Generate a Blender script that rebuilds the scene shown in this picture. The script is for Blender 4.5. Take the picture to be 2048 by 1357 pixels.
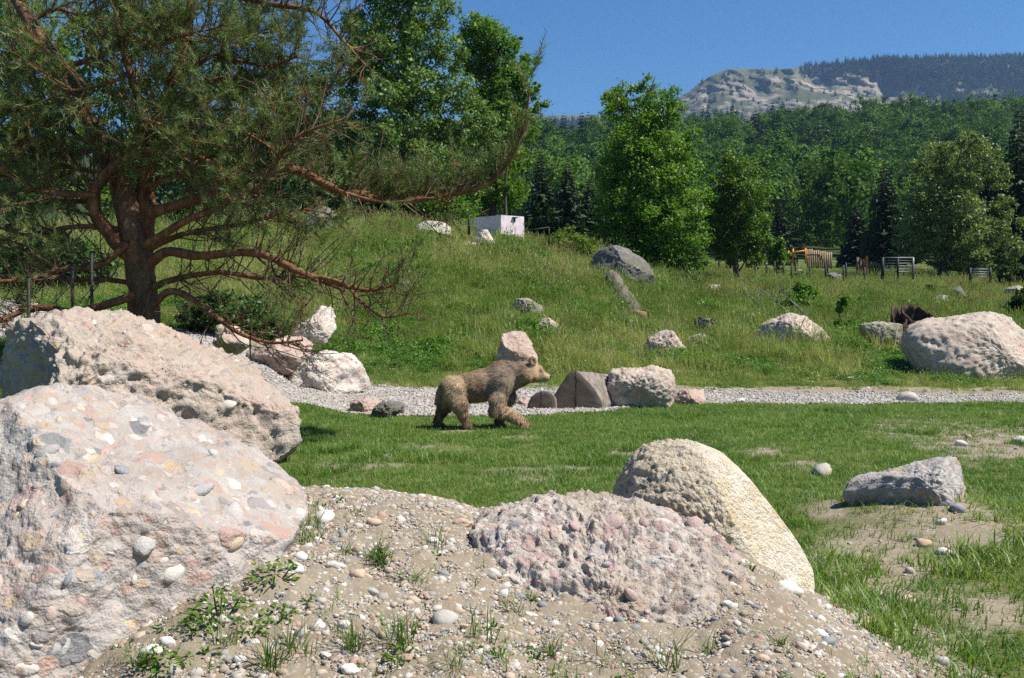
import bpy, math, random
import numpy as np
from mathutils import Vector, Matrix

scene = bpy.context.scene
for o in list(bpy.data.objects):
    bpy.data.objects.remove(o)
C = scene.collection
R = math.radians

# ------------------------------------------------------------------ camera, sky, sun, exposure
FPX, CX, CY, HOR, EYE = 2010.0, 1024.0, 678.5, 627.0, 1.6
PITCH = math.atan((CY - HOR) / FPX)
cam = bpy.data.cameras.new('camera')
cam.sensor_width = 36.0
cam.lens = FPX / 2048 * 36.0
cam.clip_start, cam.clip_end = 0.1, 9000
cam_o = bpy.data.objects.new('camera', cam)
cam_o.location = (0, 0, EYE)
cam_o.rotation_euler = (math.pi / 2 - PITCH, 0, 0)
C.objects.link(cam_o)
scene.camera = cam_o

SUN_EL, SUN_AZ = R(56), math.atan2(0.97, -0.22)          # azimuth measured from +Y towards +X
world = bpy.data.worlds.new('World')
scene.world = world
world.use_nodes = True
wn = world.node_tree
wn.nodes.clear()
sky = wn.nodes.new('ShaderNodeTexSky')
sky.sky_type = 'NISHITA'
sky.sun_disc = False
sky.sun_elevation, sky.sun_rotation = SUN_EL, SUN_AZ
sky.altitude, sky.air_density, sky.dust_density, sky.ozone_density = 900, 1.0, 0.2, 5.0
bg = wn.nodes.new('ShaderNodeBackground')
bg.inputs['Strength'].default_value = 0.066
wo = wn.nodes.new('ShaderNodeOutputWorld')
hs = wn.nodes.new('ShaderNodeHueSaturation')
hs.inputs['Saturation'].default_value = 1.25
wn.links.new(sky.outputs[0], hs.inputs['Color'])
wn.links.new(hs.outputs[0], bg.inputs[0])
wn.links.new(bg.outputs[0], wo.inputs[0])

sl = bpy.data.lights.new('sun', 'SUN')
sl.energy, sl.angle, sl.color = 4.6, R(0.5), (1.0, 0.95, 0.87)
so = bpy.data.objects.new('sun', sl)
sdir = Vector((math.cos(SUN_EL) * math.sin(SUN_AZ), math.cos(SUN_EL) * math.cos(SUN_AZ), math.sin(SUN_EL)))
so.rotation_euler = sdir.to_track_quat('Z', 'Y').to_euler()
so.location = (30, -10, 40)
C.objects.link(so)

vs = scene.view_settings
vs.view_transform, vs.look, vs.gamma, vs.use_curve_mapping = 'Standard', 'None', 1.0, False
vs.exposure = 0.85
scene.render.engine = 'CYCLES'
cy = scene.cycles
cy.max_bounces, cy.diffuse_bounces, cy.glossy_bounces, cy.transmission_bounces = 5, 3, 1, 3
cy.volume_bounces, cy.transparent_max_bounces = 0, 4
cy.caustics_reflective = cy.caustics_refractive = False
cy.use_denoising = False
cy.sample_clamp_indirect = 4.0

# ------------------------------------------------------------------ picture <-> place
cp, sp = math.cos(PITCH), math.sin(PITCH)
def P(px, py, Y):
    """world point seen at photo pixel (px, py) at distance Y along +Y"""
    u, v = (px - CX) / FPX, (CY - py) / FPX
    t = Y / (cp + v * sp)
    return np.array([u * t, Y, EYE + t * (-sp + v * cp)])
def zat(py, Y):
    v = (CY - np.asarray(py, float)) / FPX
    return EYE + Y / (cp + v * sp) * (-sp + v * cp)
def proj(p):
    p = np.asarray(p, float)
    d = p[..., 1] * cp - (p[..., 2] - EYE) * sp
    up = p[..., 1] * sp + (p[..., 2] - EYE) * cp
    d = np.maximum(d, 0.05)
    return CX + FPX * p[..., 0] / d, CY - FPX * up / d

# ------------------------------------------------------------------ noise
def _hash(ix, iy, iz, s):
    h = (ix * 374761393 + iy * 668265263 + iz * 1440662683 + s * 974634777) & 0xFFFFFFFF
    h = ((h ^ (h >> 13)) * 1274126177) & 0xFFFFFFFF
    h = ((h ^ (h >> 16)) * 2246822519) & 0xFFFFFFFF
    return ((h ^ (h >> 15)) & 0xFFFFFF) / float(0xFFFFFF)
def vnoise(p, s=0):
    p = np.asarray(p, float)
    i = np.floor(p).astype(np.int64)
    f = p - i
    w = f * f * f * (f * (f * 6 - 15) + 10)
    out = 0
    for a in (0, 1):
        for b in (0, 1):
            for c in (0, 1):
                k = (w[..., 0] if a else 1 - w[..., 0]) * (w[..., 1] if b else 1 - w[..., 1]) * (w[..., 2] if c else 1 - w[..., 2])
                out = out + k * _hash(i[..., 0] + a, i[..., 1] + b, i[..., 2] + c, s)
    return out * 2 - 1
def fbm(p, s=0, o=4, g=0.5):
    p = np.asarray(p, float)
    r, a, n = 0, 1.0, 0
    for k in range(o):
        r = r + a * vnoise(p * (2.03 ** k) + 17.3 * k, s + k * 11)
        n += a
        a *= g
    return r / n
def n2(x, y, sc, s=0, o=3):
    x = np.asarray(x, float); y = np.asarray(y, float)
    return fbm(np.stack([x * sc, y * sc, np.zeros_like(x * y) + 0.37], -1), s, o)
def worley(p, s=0):
    p = np.asarray(p, float)
    i = np.floor(p).astype(np.int64)
    best = np.full(p.shape[:-1], 9.0)
    bid = np.zeros(p.shape[:-1])
    for a in (-1, 0, 1):
        for b in (-1, 0, 1):
            for c in (-1, 0, 1):
                j = i + np.array([a, b, c])
                q = np.stack([_hash(j[..., 0], j[..., 1], j[..., 2], s + k) for k in (1, 2, 3)], -1) + j
                d = np.sqrt(((p - q) ** 2).sum(-1))
                m = d < best
                best = np.where(m, d, best)
                bid = np.where(m, _hash(j[..., 0], j[..., 1], j[..., 2], s + 7), bid)
    return best, bid
def sstep(a, b, x):
    t = np.clip((np.asarray(x, float) - a) / (b - a), 0, 1)
    return t * t * (3 - 2 * t)
def unit(v):
    v = np.asarray(v, float)
    return v / np.maximum(np.linalg.norm(v, axis=-1, keepdims=True), 1e-9)

# ------------------------------------------------------------------ meshes and objects
def mesh_of(name, V, tris=None, quads=None, mats=(), attrs=None, smooth=False, mi=None):
    V = np.asarray(V, np.float32).reshape(-1, 3)
    parts, starts, off = [], [], 0
    for f, k in ((tris, 3), (quads, 4)):
        if f is not None and len(f):
            f = np.asarray(f, np.int32).reshape(-1, k)
            parts.append(f.ravel())
            starts.append(off + np.arange(len(f)) * k)
            off += f.size
    me = bpy.data.meshes.new(name)
    me.vertices.add(len(V))
    me.vertices.foreach_set('co', V.ravel())
    if parts:
        L, S = np.concatenate(parts).astype(np.int32), np.concatenate(starts).astype(np.int32)
        me.loops.add(len(L))
        me.loops.foreach_set('vertex_index', L)
        me.polygons.add(len(S))
        me.polygons.foreach_set('loop_start', S)
        if mi is not None:
            me.polygons.foreach_set('material_index', np.asarray(mi, np.int32))
        if smooth:
            me.polygons.foreach_set('use_smooth', np.ones(len(S), bool))
    for k, a in (attrs or {}).items():
        a = np.asarray(a, np.float32)
        if a.ndim == 2:
            me.attributes.new(k, 'FLOAT_VECTOR', 'POINT').data.foreach_set('vector', a.ravel())
        else:
            me.attributes.new(k, 'FLOAT', 'POINT').data.foreach_set('value', a)
    me.update(calc_edges=True)
    for m in mats:
        me.materials.append(m)
    return me
class MB:
    def __init__(s):
        s.V, s.T, s.Q, s.A, s.n = [], [], [], [], 0
    def add(s, V, tris=None, quads=None, tint=0.5):
        V = np.asarray(V, float).reshape(-1, 3)
        s.V.append(V)
        if tris is not None and len(tris): s.T.append(np.asarray(tris).reshape(-1, 3) + s.n)
        if quads is not None and len(quads): s.Q.append(np.asarray(quads).reshape(-1, 4) + s.n)
        s.A.append(np.broadcast_to(np.asarray(tint, float), (len(V),)))
        s.n += len(V)
        return s
    def tube(s, pts, rad, sides=6, tint=0.5, cap=True, rough=0.0, seed=0):
        pts = np.asarray(pts, float)
        n = len(pts)
        rad = np.broadcast_to(np.asarray(rad, float), (n,))
        tg = unit(np.gradient(pts, axis=0))
        ref = np.array([0.31, 0.17, 0.93]) if abs(tg[0] @ np.array([0.31, 0.17, 0.93])) < 0.9 else np.array([1.0, 0.1, 0.0])
        u = unit(np.cross(tg, ref)); v = np.cross(tg, u)
        a = np.arange(sides) * 2 * math.pi / sides
        rr = rad[:, None] * np.ones(sides)[None, :]
        if rough:
            q = np.stack(np.meshgrid(np.arange(n) * 0.45, np.arange(sides) * 0.9, indexing='ij') + [np.full((n, sides), seed * 3.7)], -1)
            rr = rr * (1 + rough * vnoise(q, seed))
        V = pts[:, None, :] + rr[..., None] * (np.cos(a)[None, :, None] * u[:, None, :] + np.sin(a)[None, :, None] * v[:, None, :])
        i, j = np.meshgrid(np.arange(n - 1), np.arange(sides), indexing='ij')
        j2 = (j + 1) % sides
        q = np.stack([i * sides + j, i * sides + j2, (i + 1) * sides + j2, (i + 1) * sides + j], -1).reshape(-1, 4)
        V = V.reshape(-1, 3)
        t = []
        if cap:
            V = np.vstack([V, pts[0], pts[-1]])
            k = np.arange(sides)
            t = np.vstack([np.stack([(k + 1) % sides, k, np.full(sides, n * sides)], -1),
                           np.stack([(n - 1) * sides + k, (n - 1) * sides + (k + 1) % sides, np.full(sides, n * sides + 1)], -1)])
        return s.add(V, t, q, tint)
    def box(s, c, h, rz=0.0, tint=0.5, M=None):
        c = np.asarray(c, float); h = np.asarray(h, float)
        g = np.array([[x, y, z] for x in (-1, 1) for y in (-1, 1) for z in (-1, 1)], float) * h
        if M is None:
            M = np.array([[math.cos(rz), -math.sin(rz), 0], [math.sin(rz), math.cos(rz), 0], [0, 0, 1]])
        return s.add(g @ np.asarray(M).T + c, None, [[0, 1, 3, 2], [4, 6, 7, 5], [0, 4, 5, 1], [2, 3, 7, 6], [0, 2, 6, 4], [1, 5, 7, 3]], tint)
    def leaves(s, c, d, nrm, ln, wd, tint=0.5):
        c = np.asarray(c, float); d = unit(d)
        b = unit(np.cross(d, nrm))
        ln = np.asarray(ln, float).reshape(-1, 1) if np.ndim(ln) else ln
        wd = np.asarray(wd, float).reshape(-1, 1) if np.ndim(wd) else wd
        V = np.stack([c - d * ln * 0.5, c + b * wd * 0.5 - d * ln * .05, c + d * ln * 0.5, c - b * wd * 0.5 - d * ln * .05], 1).reshape(-1, 3)
        q = np.arange(len(V)).reshape(-1, 4)
        tint = np.repeat(np.broadcast_to(np.asarray(tint, float), (len(c),)), 4)
        return s.add(V, None, q, tint)
    def arrays(s):
        return (np.vstack(s.V), np.vstack(s.T) if s.T else None, np.vstack(s.Q) if s.Q else None, np.concatenate(s.A))
    def mesh(s, name, mats, org=(0, 0, 0), smooth=False):
        V, T, Q, A = s.arrays()
        return mesh_of(name, V - np.asarray(org, float), T, Q, mats, {'tint': A}, smooth)
    def build(s, name, mats, parent=None, smooth=False, org=None):
        if not isinstance(mats, (list, tuple)): mats = [mats]
        if org is None: org = parent.location if parent is not None else (0, 0, 0)
        return link(name, s.mesh(name, mats, org, smooth), parent, None if parent is not None else org)
def link(name, me, parent=None, loc=None):
    o = bpy.data.objects.new(name, me)
    C.objects.link(o)
    if parent is not None: o.parent = parent
    if loc is not None: o.location = loc
    return o
def tag(o, label=None, cat=None, group=None, kind=None):
    if label: o['label'] = label
    if cat: o['category'] = cat
    if group: o['group'] = group
    if kind: o['kind'] = kind
    return o
def thing(name, loc, label, cat, group=None):
    o = bpy.data.objects.new(name, None)
    o.empty_display_size = 0.2
    C.objects.link(o)
    o.location = [float(v) for v in loc]
    return tag(o, label, cat, group)
def smooth_path(pts, n):
    pts = np.asarray(pts, float)
    m = len(pts)
    t = np.linspace(0, m - 1, n)
    i = np.clip(t.astype(int), 0, m - 2)
    f = (t - i)[:, None]
    p0, p1, p2, p3 = pts[np.maximum(i - 1, 0)], pts[i], pts[i + 1], pts[np.minimum(i + 2, m - 1)]
    return 0.5 * (2 * p1 + (p2 - p0) * f + (2 * p0 - 5 * p1 + 4 * p2 - p3) * f ** 2 + (3 * p1 - p0 - 3 * p2 + p3) * f ** 3)

# ------------------------------------------------------------------ materials
class NT:
    def __init__(s, name):
        s.m = bpy.data.materials.new(name)
        s.m.use_nodes = True
        s.t = s.m.node_tree
        s.t.nodes.clear()
        s.out = s.t.nodes.new('ShaderNodeOutputMaterial')
        s.tc = None
    def n(s, typ, ins=None, **props):
        nd = s.t.nodes.new('ShaderNode' + typ)
        for k, v in props.items(): setattr(nd, k, v)
        for k, v in (ins or {}).items(): s.set(nd.inputs[k], v)
        return nd
    def set(s, sock, v):
        if isinstance(v, bpy.types.NodeSocket): s.t.links.new(v, sock)
        else:
            if isinstance(v, (tuple, list)) and len(v) == 3 and sock.type == 'RGBA': v = (*v, 1)
            sock.default_value = v
    def obj(s):
        if s.tc is None: s.tc = s.t.nodes.new('ShaderNodeTexCoord')
        return s.tc.outputs['Object']
    def pos(s):
        return s.n('NewGeometry').outputs['Position']
    def scale(s, vec, sc):
        nd = s.n('Mapping', {'Vector': vec}); nd.inputs['Scale'].default_value = sc if isinstance(sc, tuple) else (sc,) * 3
        return nd.outputs[0]
    def noise(s, vec, sc, det=4, rough=0.55, col=False):
        nd = s.n('TexNoise', {'Vector': vec, 'Scale': sc, 'Detail': det, 'Roughness': rough})
        return nd.outputs['Color' if col else 'Fac']
    def math(s, op, a, b=0.0, clamp=False):
        nd = s.n('Math', operation=op, use_clamp=clamp)
        s.set(nd.inputs[0], a); s.set(nd.inputs[1], b)
        return nd.outputs[0]
    def mr(s, v, a, b, c=0.0, d=1.0, smooth=False):
        nd = s.n('MapRange', {'Value': v, 'From Min': a, 'From Max': b, 'To Min': c, 'To Max': d})
        if smooth: nd.interpolation_type = 'SMOOTHSTEP'
        return nd.outputs[0]
    def mix(s, f, a, b, mode='MIX'):
        nd = s.n('Mix', data_type='RGBA', blend_type=mode)
        s.set(nd.inputs['Factor'], f); s.set(nd.inputs[6], a); s.set(nd.inputs[7], b)
        return nd.outputs[2]
    def ramp(s, v, stops, const=False):
        nd = s.n('ValToRGB', {'Fac': v})
        cr = nd.color_ramp
        if const: cr.interpolation = 'CONSTANT'
        while len(cr.elements) < len(stops): cr.elements.new(0.5)
        for e, (p, c) in zip(cr.elements, stops):
            e.position = p; e.color = (*c, 1)
        return nd.outputs[0]
    def attr(s, name, inst=False):
        nd = s.n('Attribute', attribute_name=name)
        if inst: nd.attribute_type = 'INSTANCER'
        return nd.outputs['Fac']
    def rnd(s):
        return s.n('ObjectInfo').outputs['Random']
    def bump(s, h, st=0.5, dist=0.02):
        return s.n('Bump', {'Height': h, 'Strength': st, 'Distance': dist}).outputs[0]
    def pbr(s, col, rough=0.85, nrm=None, spec=0.25, transl=None, tf=0.3):
        b = s.n('BsdfPrincipled', {'Base Color': col, 'Roughness': rough, 'Specular IOR Level': spec})
        if nrm is not None: s.set(b.inputs['Normal'], nrm)
        sh = b.outputs[0]
        if transl is not None:
            tr = s.n('BsdfTranslucent', {'Color': transl})
            mx = s.n('MixShader', {'Fac': tf})
            s.t.links.new(sh, mx.inputs[1]); s.t.links.new(tr.outputs[0], mx.inputs[2])
            sh = mx.outputs[0]
        s.t.links.new(sh, s.out.inputs['Surface'])
        return s.m
def leaf_mat(name, dark, mid, lite, tf=0.35, rough=0.5, inst=False, var=0.25, spec=0.3):
    t = NT(name)
    a = t.attr('tint')
    r = t.rnd()
    if inst:
        a2 = t.attr('itint', True)
        a = t.math('ADD', t.math('MULTIPLY', a, 0.35), t.math('MULTIPLY', a2, 0.65))
    a = t.math('ADD', a, t.math('MULTIPLY', t.math('SUBTRACT', r, 0.5), var), True)
    c = t.ramp(a, [(0.0, dark), (0.5, mid), (1.0, lite)])
    c2 = t.mix(1.0, c, (1.25, 1.35, 0.55), 'MULTIPLY')
    return t.pbr(c, rough, None, spec, c2, tf)
PAL_MIX = [(0.0, (0.16, 0.165, 0.175)), (0.14, (0.36, 0.34, 0.31)), (0.3, (0.44, 0.29, 0.23)), (0.45, (0.40, 0.35, 0.29)), (0.6, (0.46, 0.34, 0.21)), (0.74, (0.24, 0.235, 0.24)), (0.86, (0.58, 0.54, 0.48)), (1.0, (0.36, 0.225, 0.19))]
def rock_mat(name, m1, m2, pal=PAL_MIX, s1=7.0, p1=0.35, s2=22.0, p2=0.5, stain=None, stain_sc=1.5, stain_amt=0.5, bump=0.6, fine=60, grade=None, lichen=None):
    t = NT(name)
    o = t.obj()
    w = t.n('VectorMath', {0: o, 1: t.n('VectorMath', {0: t.noise(o, s1 * 0.9, 3, 0.6, True), 'Scale': 0.55 / s1}, operation='SCALE').outputs[0]}, operation='ADD').outputs[0]
    def clast(sc, p, vec):
        v = t.n('TexVoronoi', {'Vector': vec, 'Scale': sc})
        sep = t.n('SeparateColor', {'Color': v.outputs['Color']})
        th = t.mr(sep.outputs[1], 0, 1, 0.3, 0.62)
        edge = t.mr(t.math('SUBTRACT', th, v.outputs['Distance']), 0.0, 0.05, 0, 1, True)
        on = t.math('LESS_THAN', sep.outputs[2], p)
        return t.math('MULTIPLY', edge, on), t.ramp(sep.outputs[0], pal)
    base = t.mix(t.mr(t.noise(o, s1 * 0.5, 5, 0.65), 0.35, 0.65), m1, m2)
    base = t.mix(t.math('MULTIPLY', t.mr(t.noise(o, fine * 1.7, 3, 0.7), 0.4, 0.75), 0.35), base, t.mix(1.0, base, (0.55, 0.52, 0.5), 'MULTIPLY'))
    k2, c2 = clast(s2, p2, w)
    k1, c1 = clast(s1, p1, t.scale(w, (1.0, 1.0, 1.35)))
    grain = t.noise(o, fine * 2.5, 2, 0.6)
    c1 = t.mix(0.35, c1, t.mix(grain, (0.15, 0.15, 0.15), (0.8, 0.8, 0.8)), 'OVERLAY')
    col = t.mix(t.math('MULTIPLY', k2, 0.8), base, c2)
    col = t.mix(t.math('MULTIPLY', k1, 0.9), col, c1)
    if stain:
        col = t.mix(t.math('MULTIPLY', t.mr(t.noise(o, stain_sc, 4, 0.6), 0.45, 0.68), stain_amt), col, stain)
    if lichen:
        col = t.mix(t.mr(t.noise(o, 5.0, 6, 0.7), lichen[1], lichen[1] + 0.08), col, lichen[0])
    if grade: col = grade(t, col, o)
    h = t.math('ADD', t.math('MULTIPLY', t.noise(o, fine, 5, 0.7), 1.0), t.math('MULTIPLY', t.math('ADD', k1, t.math('MULTIPLY', k2, 0.5)), 0.35))
    h = t.math('ADD', h, t.math('MULTIPLY', t.noise(o, fine * 0.25, 3, 0.6), 1.5))
    return t.pbr(col, 0.92, t.bump(h, bump, 0.03), 0.15)
M = {}
M['rock_front'] = rock_mat('conglomerate pale', (0.35, 0.30, 0.262), (0.48, 0.45, 0.41), s1=8, p1=0.6, s2=22, p2=0.75, stain=(0.40, 0.28, 0.24), stain_amt=0.3)
M['rock_back'] = rock_mat('conglomerate tan', (0.36, 0.30, 0.24), (0.45, 0.385, 0.32), s1=4.5, p1=0.22, s2=16, p2=0.35, stain=(0.41, 0.30, 0.25), stain_sc=0.9, stain_amt=0.5, fine=26, bump=0.8)
M['rock_pink'] = rock_mat('conglomerate pink', (0.41, 0.355, 0.30), (0.56, 0.505, 0.45), s1=12, p1=0.65, s2=28, p2=0.65, stain=(0.30, 0.235, 0.165), stain_sc=2.6, stain_amt=0.75,
    pal=[(0, (0.22, 0.21, 0.22)), (0.2, (0.42, 0.31, 0.27)), (0.45, (0.37, 0.26, 0.24)), (0.65, (0.46, 0.36, 0.29)), (0.8, (0.36, 0.33, 0.33)), (1, (0.55, 0.5, 0.45))])
def yellow_grade(t, col, o):
    x = t.n('SeparateXYZ', {0: o})
    f = t.math('ADD', t.math('ADD', x.outputs[0], t.math('MULTIPLY', x.outputs[2], 0.25)), t.math('MULTIPLY', t.noise(o, 4, 4, 0.6), 0.25))
    pale = t.mix(t.mr(t.noise(o, 7, 5, 0.7), 0.42, 0.62), (0.72, 0.66, 0.54), (0.63, 0.51, 0.34))
    return t.mix(t.mr(f, 0.06, 0.2, 0, 0.9), col, pale)
M['rock_yellow'] = rock_mat('ochre rubble stone', (0.53, 0.435, 0.295), (0.59, 0.515, 0.40), s1=22, p1=0.3, s2=45, p2=0.3, fine=55, bump=0.9, grade=yellow_grade)
M['rock_path'] = rock_mat('cream conglomerate', (0.46, 0.38, 0.31), (0.54, 0.47, 0.39), s1=6, p1=0.3, s2=20, p2=0.5, stain=(0.42, 0.28, 0.22), stain_sc=2)
M['rock_white'] = rock_mat('white limestone', (0.58, 0.5, 0.43), (0.64, 0.6, 0.53), s1=6, p1=0.15, s2=20, p2=0.25, stain=(0.5, 0.34, 0.27), stain_sc=2.2)
M['rock_grey'] = rock_mat('grey puddingstone', (0.13, 0.125, 0.12), (0.2, 0.19, 0.18), s1=9, p1=0.3, s2=24, p2=0.5, stain=(0.12, 0.11, 0.05), stain_sc=1.2, stain_amt=0.7,
    pal=[(0, (0.1, 0.1, 0.11)), (0.4, (0.22, 0.21, 0.2)), (0.7, (0.33, 0.31, 0.3)), (1, (0.16, 0.15, 0.14))])
M['rock_moss'] = rock_mat('mossy stone', (0.3, 0.27, 0.22), (0.42, 0.38, 0.31), s1=7, p1=0.3, s2=24, p2=0.4, stain=(0.1, 0.12, 0.04), stain_sc=2.2, stain_amt=0.9)
M['rock_red'] = rock_mat('reddish stone', (0.42, 0.31, 0.25), (0.5, 0.41, 0.34), s1=6, p1=0.3, s2=20, p2=0.4, stain=(0.36, 0.2, 0.15), stain_sc=2)

def pebble_mat():
    t = NT('river pebbles')
    r = t.rnd()
    c = t.ramp(r, [(0, (0.40, 0.36, 0.31)), (0.22, (0.52, 0.48, 0.42)), (0.34, (0.35, 0.28, 0.20)), (0.5, (0.24, 0.24, 0.245)), (0.6, (0.43, 0.35, 0.27)), (0.74, (0.38, 0.26, 0.20)), (0.84, (0.31, 0.28, 0.24)), (0.95, (0.60, 0.57, 0.52))], True)
    o = t.obj()
    c = t.mix(0.3, c, t.mix(t.noise(o, 6, 4, 0.7), (0.15, 0.15, 0.15), (0.9, 0.9, 0.9)), 'OVERLAY')
    return t.pbr(c, 0.8, t.bump(t.noise(o, 9, 3), 0.3, 0.1), 0.2)
M['pebble'] = pebble_mat()
def gravel_mat():
    t = NT('crushed gravel stones')
    r = t.rnd()
    c = t.ramp(r, [(0, (0.22, 0.20, 0.18)), (0.3, (0.33, 0.305, 0.275)), (0.6, (0.43, 0.40, 0.36)), (0.85, (0.31, 0.265, 0.22)), (1, (0.54, 0.51, 0.46))])
    return t.pbr(c, 0.9, None, 0.15)
M['gravel'] = gravel_mat()
def cobble_mat(name, stops):
    t = NT(name)
    o = t.obj()
    c = t.ramp(t.rnd(), stops, True)
    c = t.mix(0.4, c, t.mix(t.noise(o, 3.0, 6, 0.7), (0.1, 0.1, 0.1), (0.95, 0.95, 0.95)), 'OVERLAY')
    v = t.n('TexWave', {'Vector': o, 'Scale': 1.2, 'Distortion': 9.0, 'Detail': 3.0})
    c = t.mix(t.mr(v.outputs['Fac'], 0.93, 1.0, 0, 0.5), c, (0.6, 0.57, 0.53))
    return t.pbr(c, 0.85, t.bump(t.noise(o, 5, 5, 0.7), 0.4, 0.2), 0.2)
M['cobble_mixed'] = cobble_mat('embedded cobbles', [(0, (0.25, 0.26, 0.28)), (0.2, (0.46, 0.36, 0.30)), (0.36, (0.44, 0.42, 0.39)), (0.52, (0.52, 0.41, 0.28)), (0.64, (0.36, 0.34, 0.33)), (0.76, (0.46, 0.30, 0.26)), (0.88, (0.58, 0.53, 0.46))])
M['cobble_pink'] = cobble_mat('embedded pink cobbles', [(0, (0.43, 0.31, 0.28)), (0.25, (0.38, 0.27, 0.25)), (0.45, (0.33, 0.32, 0.33)), (0.6, (0.46, 0.36, 0.29)), (0.75, (0.5, 0.46, 0.42)), (0.9, (0.42, 0.34, 0.31))])

def dirt_nodes(t, p):
    d = t.mix(t.mr(t.noise(p, 2.2, 5, 0.65), 0.3, 0.7), (0.21, 0.172, 0.122), (0.31, 0.262, 0.192))
    d = t.mix(t.mr(t.noise(p, 14, 4, 0.6), 0.35, 0.7, 0, 0.6), d, (0.24, 0.19, 0.135))
    v = t.n('TexVoronoi', {'Vector': p, 'Scale': 55.0})
    sep = t.n('SeparateColor', {'Color': v.outputs['Color']})
    k = t.math('MULTIPLY', t.math('LESS_THAN', v.outputs['Distance'], t.mr(sep.outputs[0], 0, 1, 0.1, 0.42)), t.math('LESS_THAN', sep.outputs[1], 0.55))
    return t.mix(t.math('MULTIPLY', k, 0.8), d, t.ramp(sep.outputs[2], [(0, (0.34, 0.31, 0.27)), (0.5, (0.5, 0.46, 0.4)), (1, (0.4, 0.3, 0.24))])), k
def mound_mat():
    t = NT('stony earth')
    p = t.pos()
    d, k = dirt_nodes(t, p)
    h = t.math('ADD', t.noise(p, 40, 5, 0.7), t.math('MULTIPLY', k, 0.3))
    return t.pbr(d, 0.95, t.bump(h, 0.7, 0.02), 0.1)
M['mound'] = mound_mat()
def ground_mat():
    t = NT('meadow soil and turf')
    p = t.pos()
    d, k = dirt_nodes(t, p)
    g = t.mix(t.mr(t.noise(p, 0.5, 5, 0.6), 0.35, 0.65), (0.055, 0.095, 0.018), (0.10, 0.125, 0.03))
    g = t.mix(t.mr(t.noise(p, 9, 4, 0.7), 0.4, 0.75, 0, 0.7), g, (0.16, 0.14, 0.06))
    f = t.math('ADD', t.attr('green'), t.math('MULTIPLY', t.math('SUBTRACT', t.noise(p, 6, 5, 0.7), 0.5), 0.9))
    f = t.mr(f, 0.25, 0.78)
    col = t.mix(f, d, g)
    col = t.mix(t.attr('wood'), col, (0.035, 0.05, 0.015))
    return t.pbr(col, 0.95, t.bump(t.noise(p, 30, 5, 0.7), 0.5, 0.04), 0.1)
M['ground'] = ground_mat()
def path_mat():
    t = NT('gravel bed')
    p = t.pos()
    v = t.n('TexVoronoi', {'Vector': p, 'Scale': 30.0})
    c = t.ramp(t.n('SeparateColor', {'Color': v.outputs['Color']}).outputs[0], [(0, (0.22, 0.20, 0.18)), (0.5, (0.34, 0.315, 0.28)), (1, (0.44, 0.41, 0.37))])
    return t.pbr(c, 0.95, t.bump(v.outputs['Distance'], 0.8, 0.03), 0.1)
M['path'] = path_mat()

M['lawn'] = leaf_mat('lawn blades', (0.05, 0.12, 0.02), (0.135, 0.228, 0.038), (0.25, 0.30, 0.09), 0.35, 0.45, True)
M['meadow'] = leaf_mat('meadow grass', (0.09, 0.16, 0.026), (0.212, 0.285, 0.058), (0.45, 0.43, 0.19), 0.35, 0.5, True)
M['herb'] = leaf_mat('herb leaves', (0.045, 0.12, 0.018), (0.09, 0.205, 0.028), (0.17, 0.28, 0.05), 0.35, 0.45, True)
M['sorrel'] = leaf_mat('rusty seed heads', (0.18, 0.12, 0.05), (0.25, 0.16, 0.07), (0.33, 0.25, 0.12), 0.3, 0.7, True)
M['flower'] = leaf_mat('meadow flowers', (0.5, 0.42, 0.1), (0.6, 0.55, 0.35), (0.7, 0.68, 0.6), 0.2, 0.7, True)
M['leaf_walnut'] = leaf_mat('broad leaves bright', (0.055, 0.125, 0.012), (0.105, 0.21, 0.018), (0.19, 0.30, 0.036), 0.38)
M['leaf_yellow'] = leaf_mat('broad leaves yellow green', (0.06, 0.12, 0.012), (0.11, 0.19, 0.02), (0.18, 0.25, 0.04), 0.38)
M['leaf_dull'] = leaf_mat('broad leaves dull', (0.07, 0.135, 0.03), (0.14, 0.225, 0.05), (0.24, 0.31, 0.11), 0.3)
M['leaf_pale'] = leaf_mat('pale cherry leaves', (0.08, 0.125, 0.03), (0.155, 0.21, 0.06), (0.26, 0.30, 0.13), 0.3)
M['leaf_dark'] = leaf_mat('dark leaves', (0.022, 0.05, 0.010), (0.042, 0.085, 0.014), (0.075, 0.125, 0.025), 0.3)
M['leaf_forest'] = leaf_mat('forest leaves', (0.028, 0.068, 0.010), (0.066, 0.135, 0.017), (0.125, 0.205, 0.032), 0.2, 0.7, False, 0.7, 0.1)
M['leaf_spruce'] = leaf_mat('spruce needles', (0.016, 0.033, 0.011), (0.028, 0.052, 0.016), (0.045, 0.075, 0.022), 0.15, 0.6, False, 0.4)
M['leaf_far'] = leaf_mat('far conifer needles', (0.016, 0.032, 0.012), (0.03, 0.055, 0.018), (0.05, 0.08, 0.024), 0.15, 0.7)
M['leaf_ivy'] = leaf_mat('ivy leaves', (0.03, 0.075, 0.014), (0.055, 0.115, 0.022), (0.10, 0.16, 0.04), 0.3)
M['leaf_lime'] = leaf_mat('lime green bush leaves', (0.07, 0.125, 0.012), (0.13, 0.195, 0.02), (0.2, 0.26, 0.04), 0.38)
M['needles'] = leaf_mat('pine needles', (0.055, 0.10, 0.030), (0.125, 0.185, 0.058), (0.26, 0.31, 0.13), 0.3, 0.5)
M['needles_dry'] = leaf_mat('dry pine needles', (0.12, 0.07, 0.022), (0.2, 0.12, 0.035), (0.28, 0.18, 0.06), 0.25, 0.6)

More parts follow.
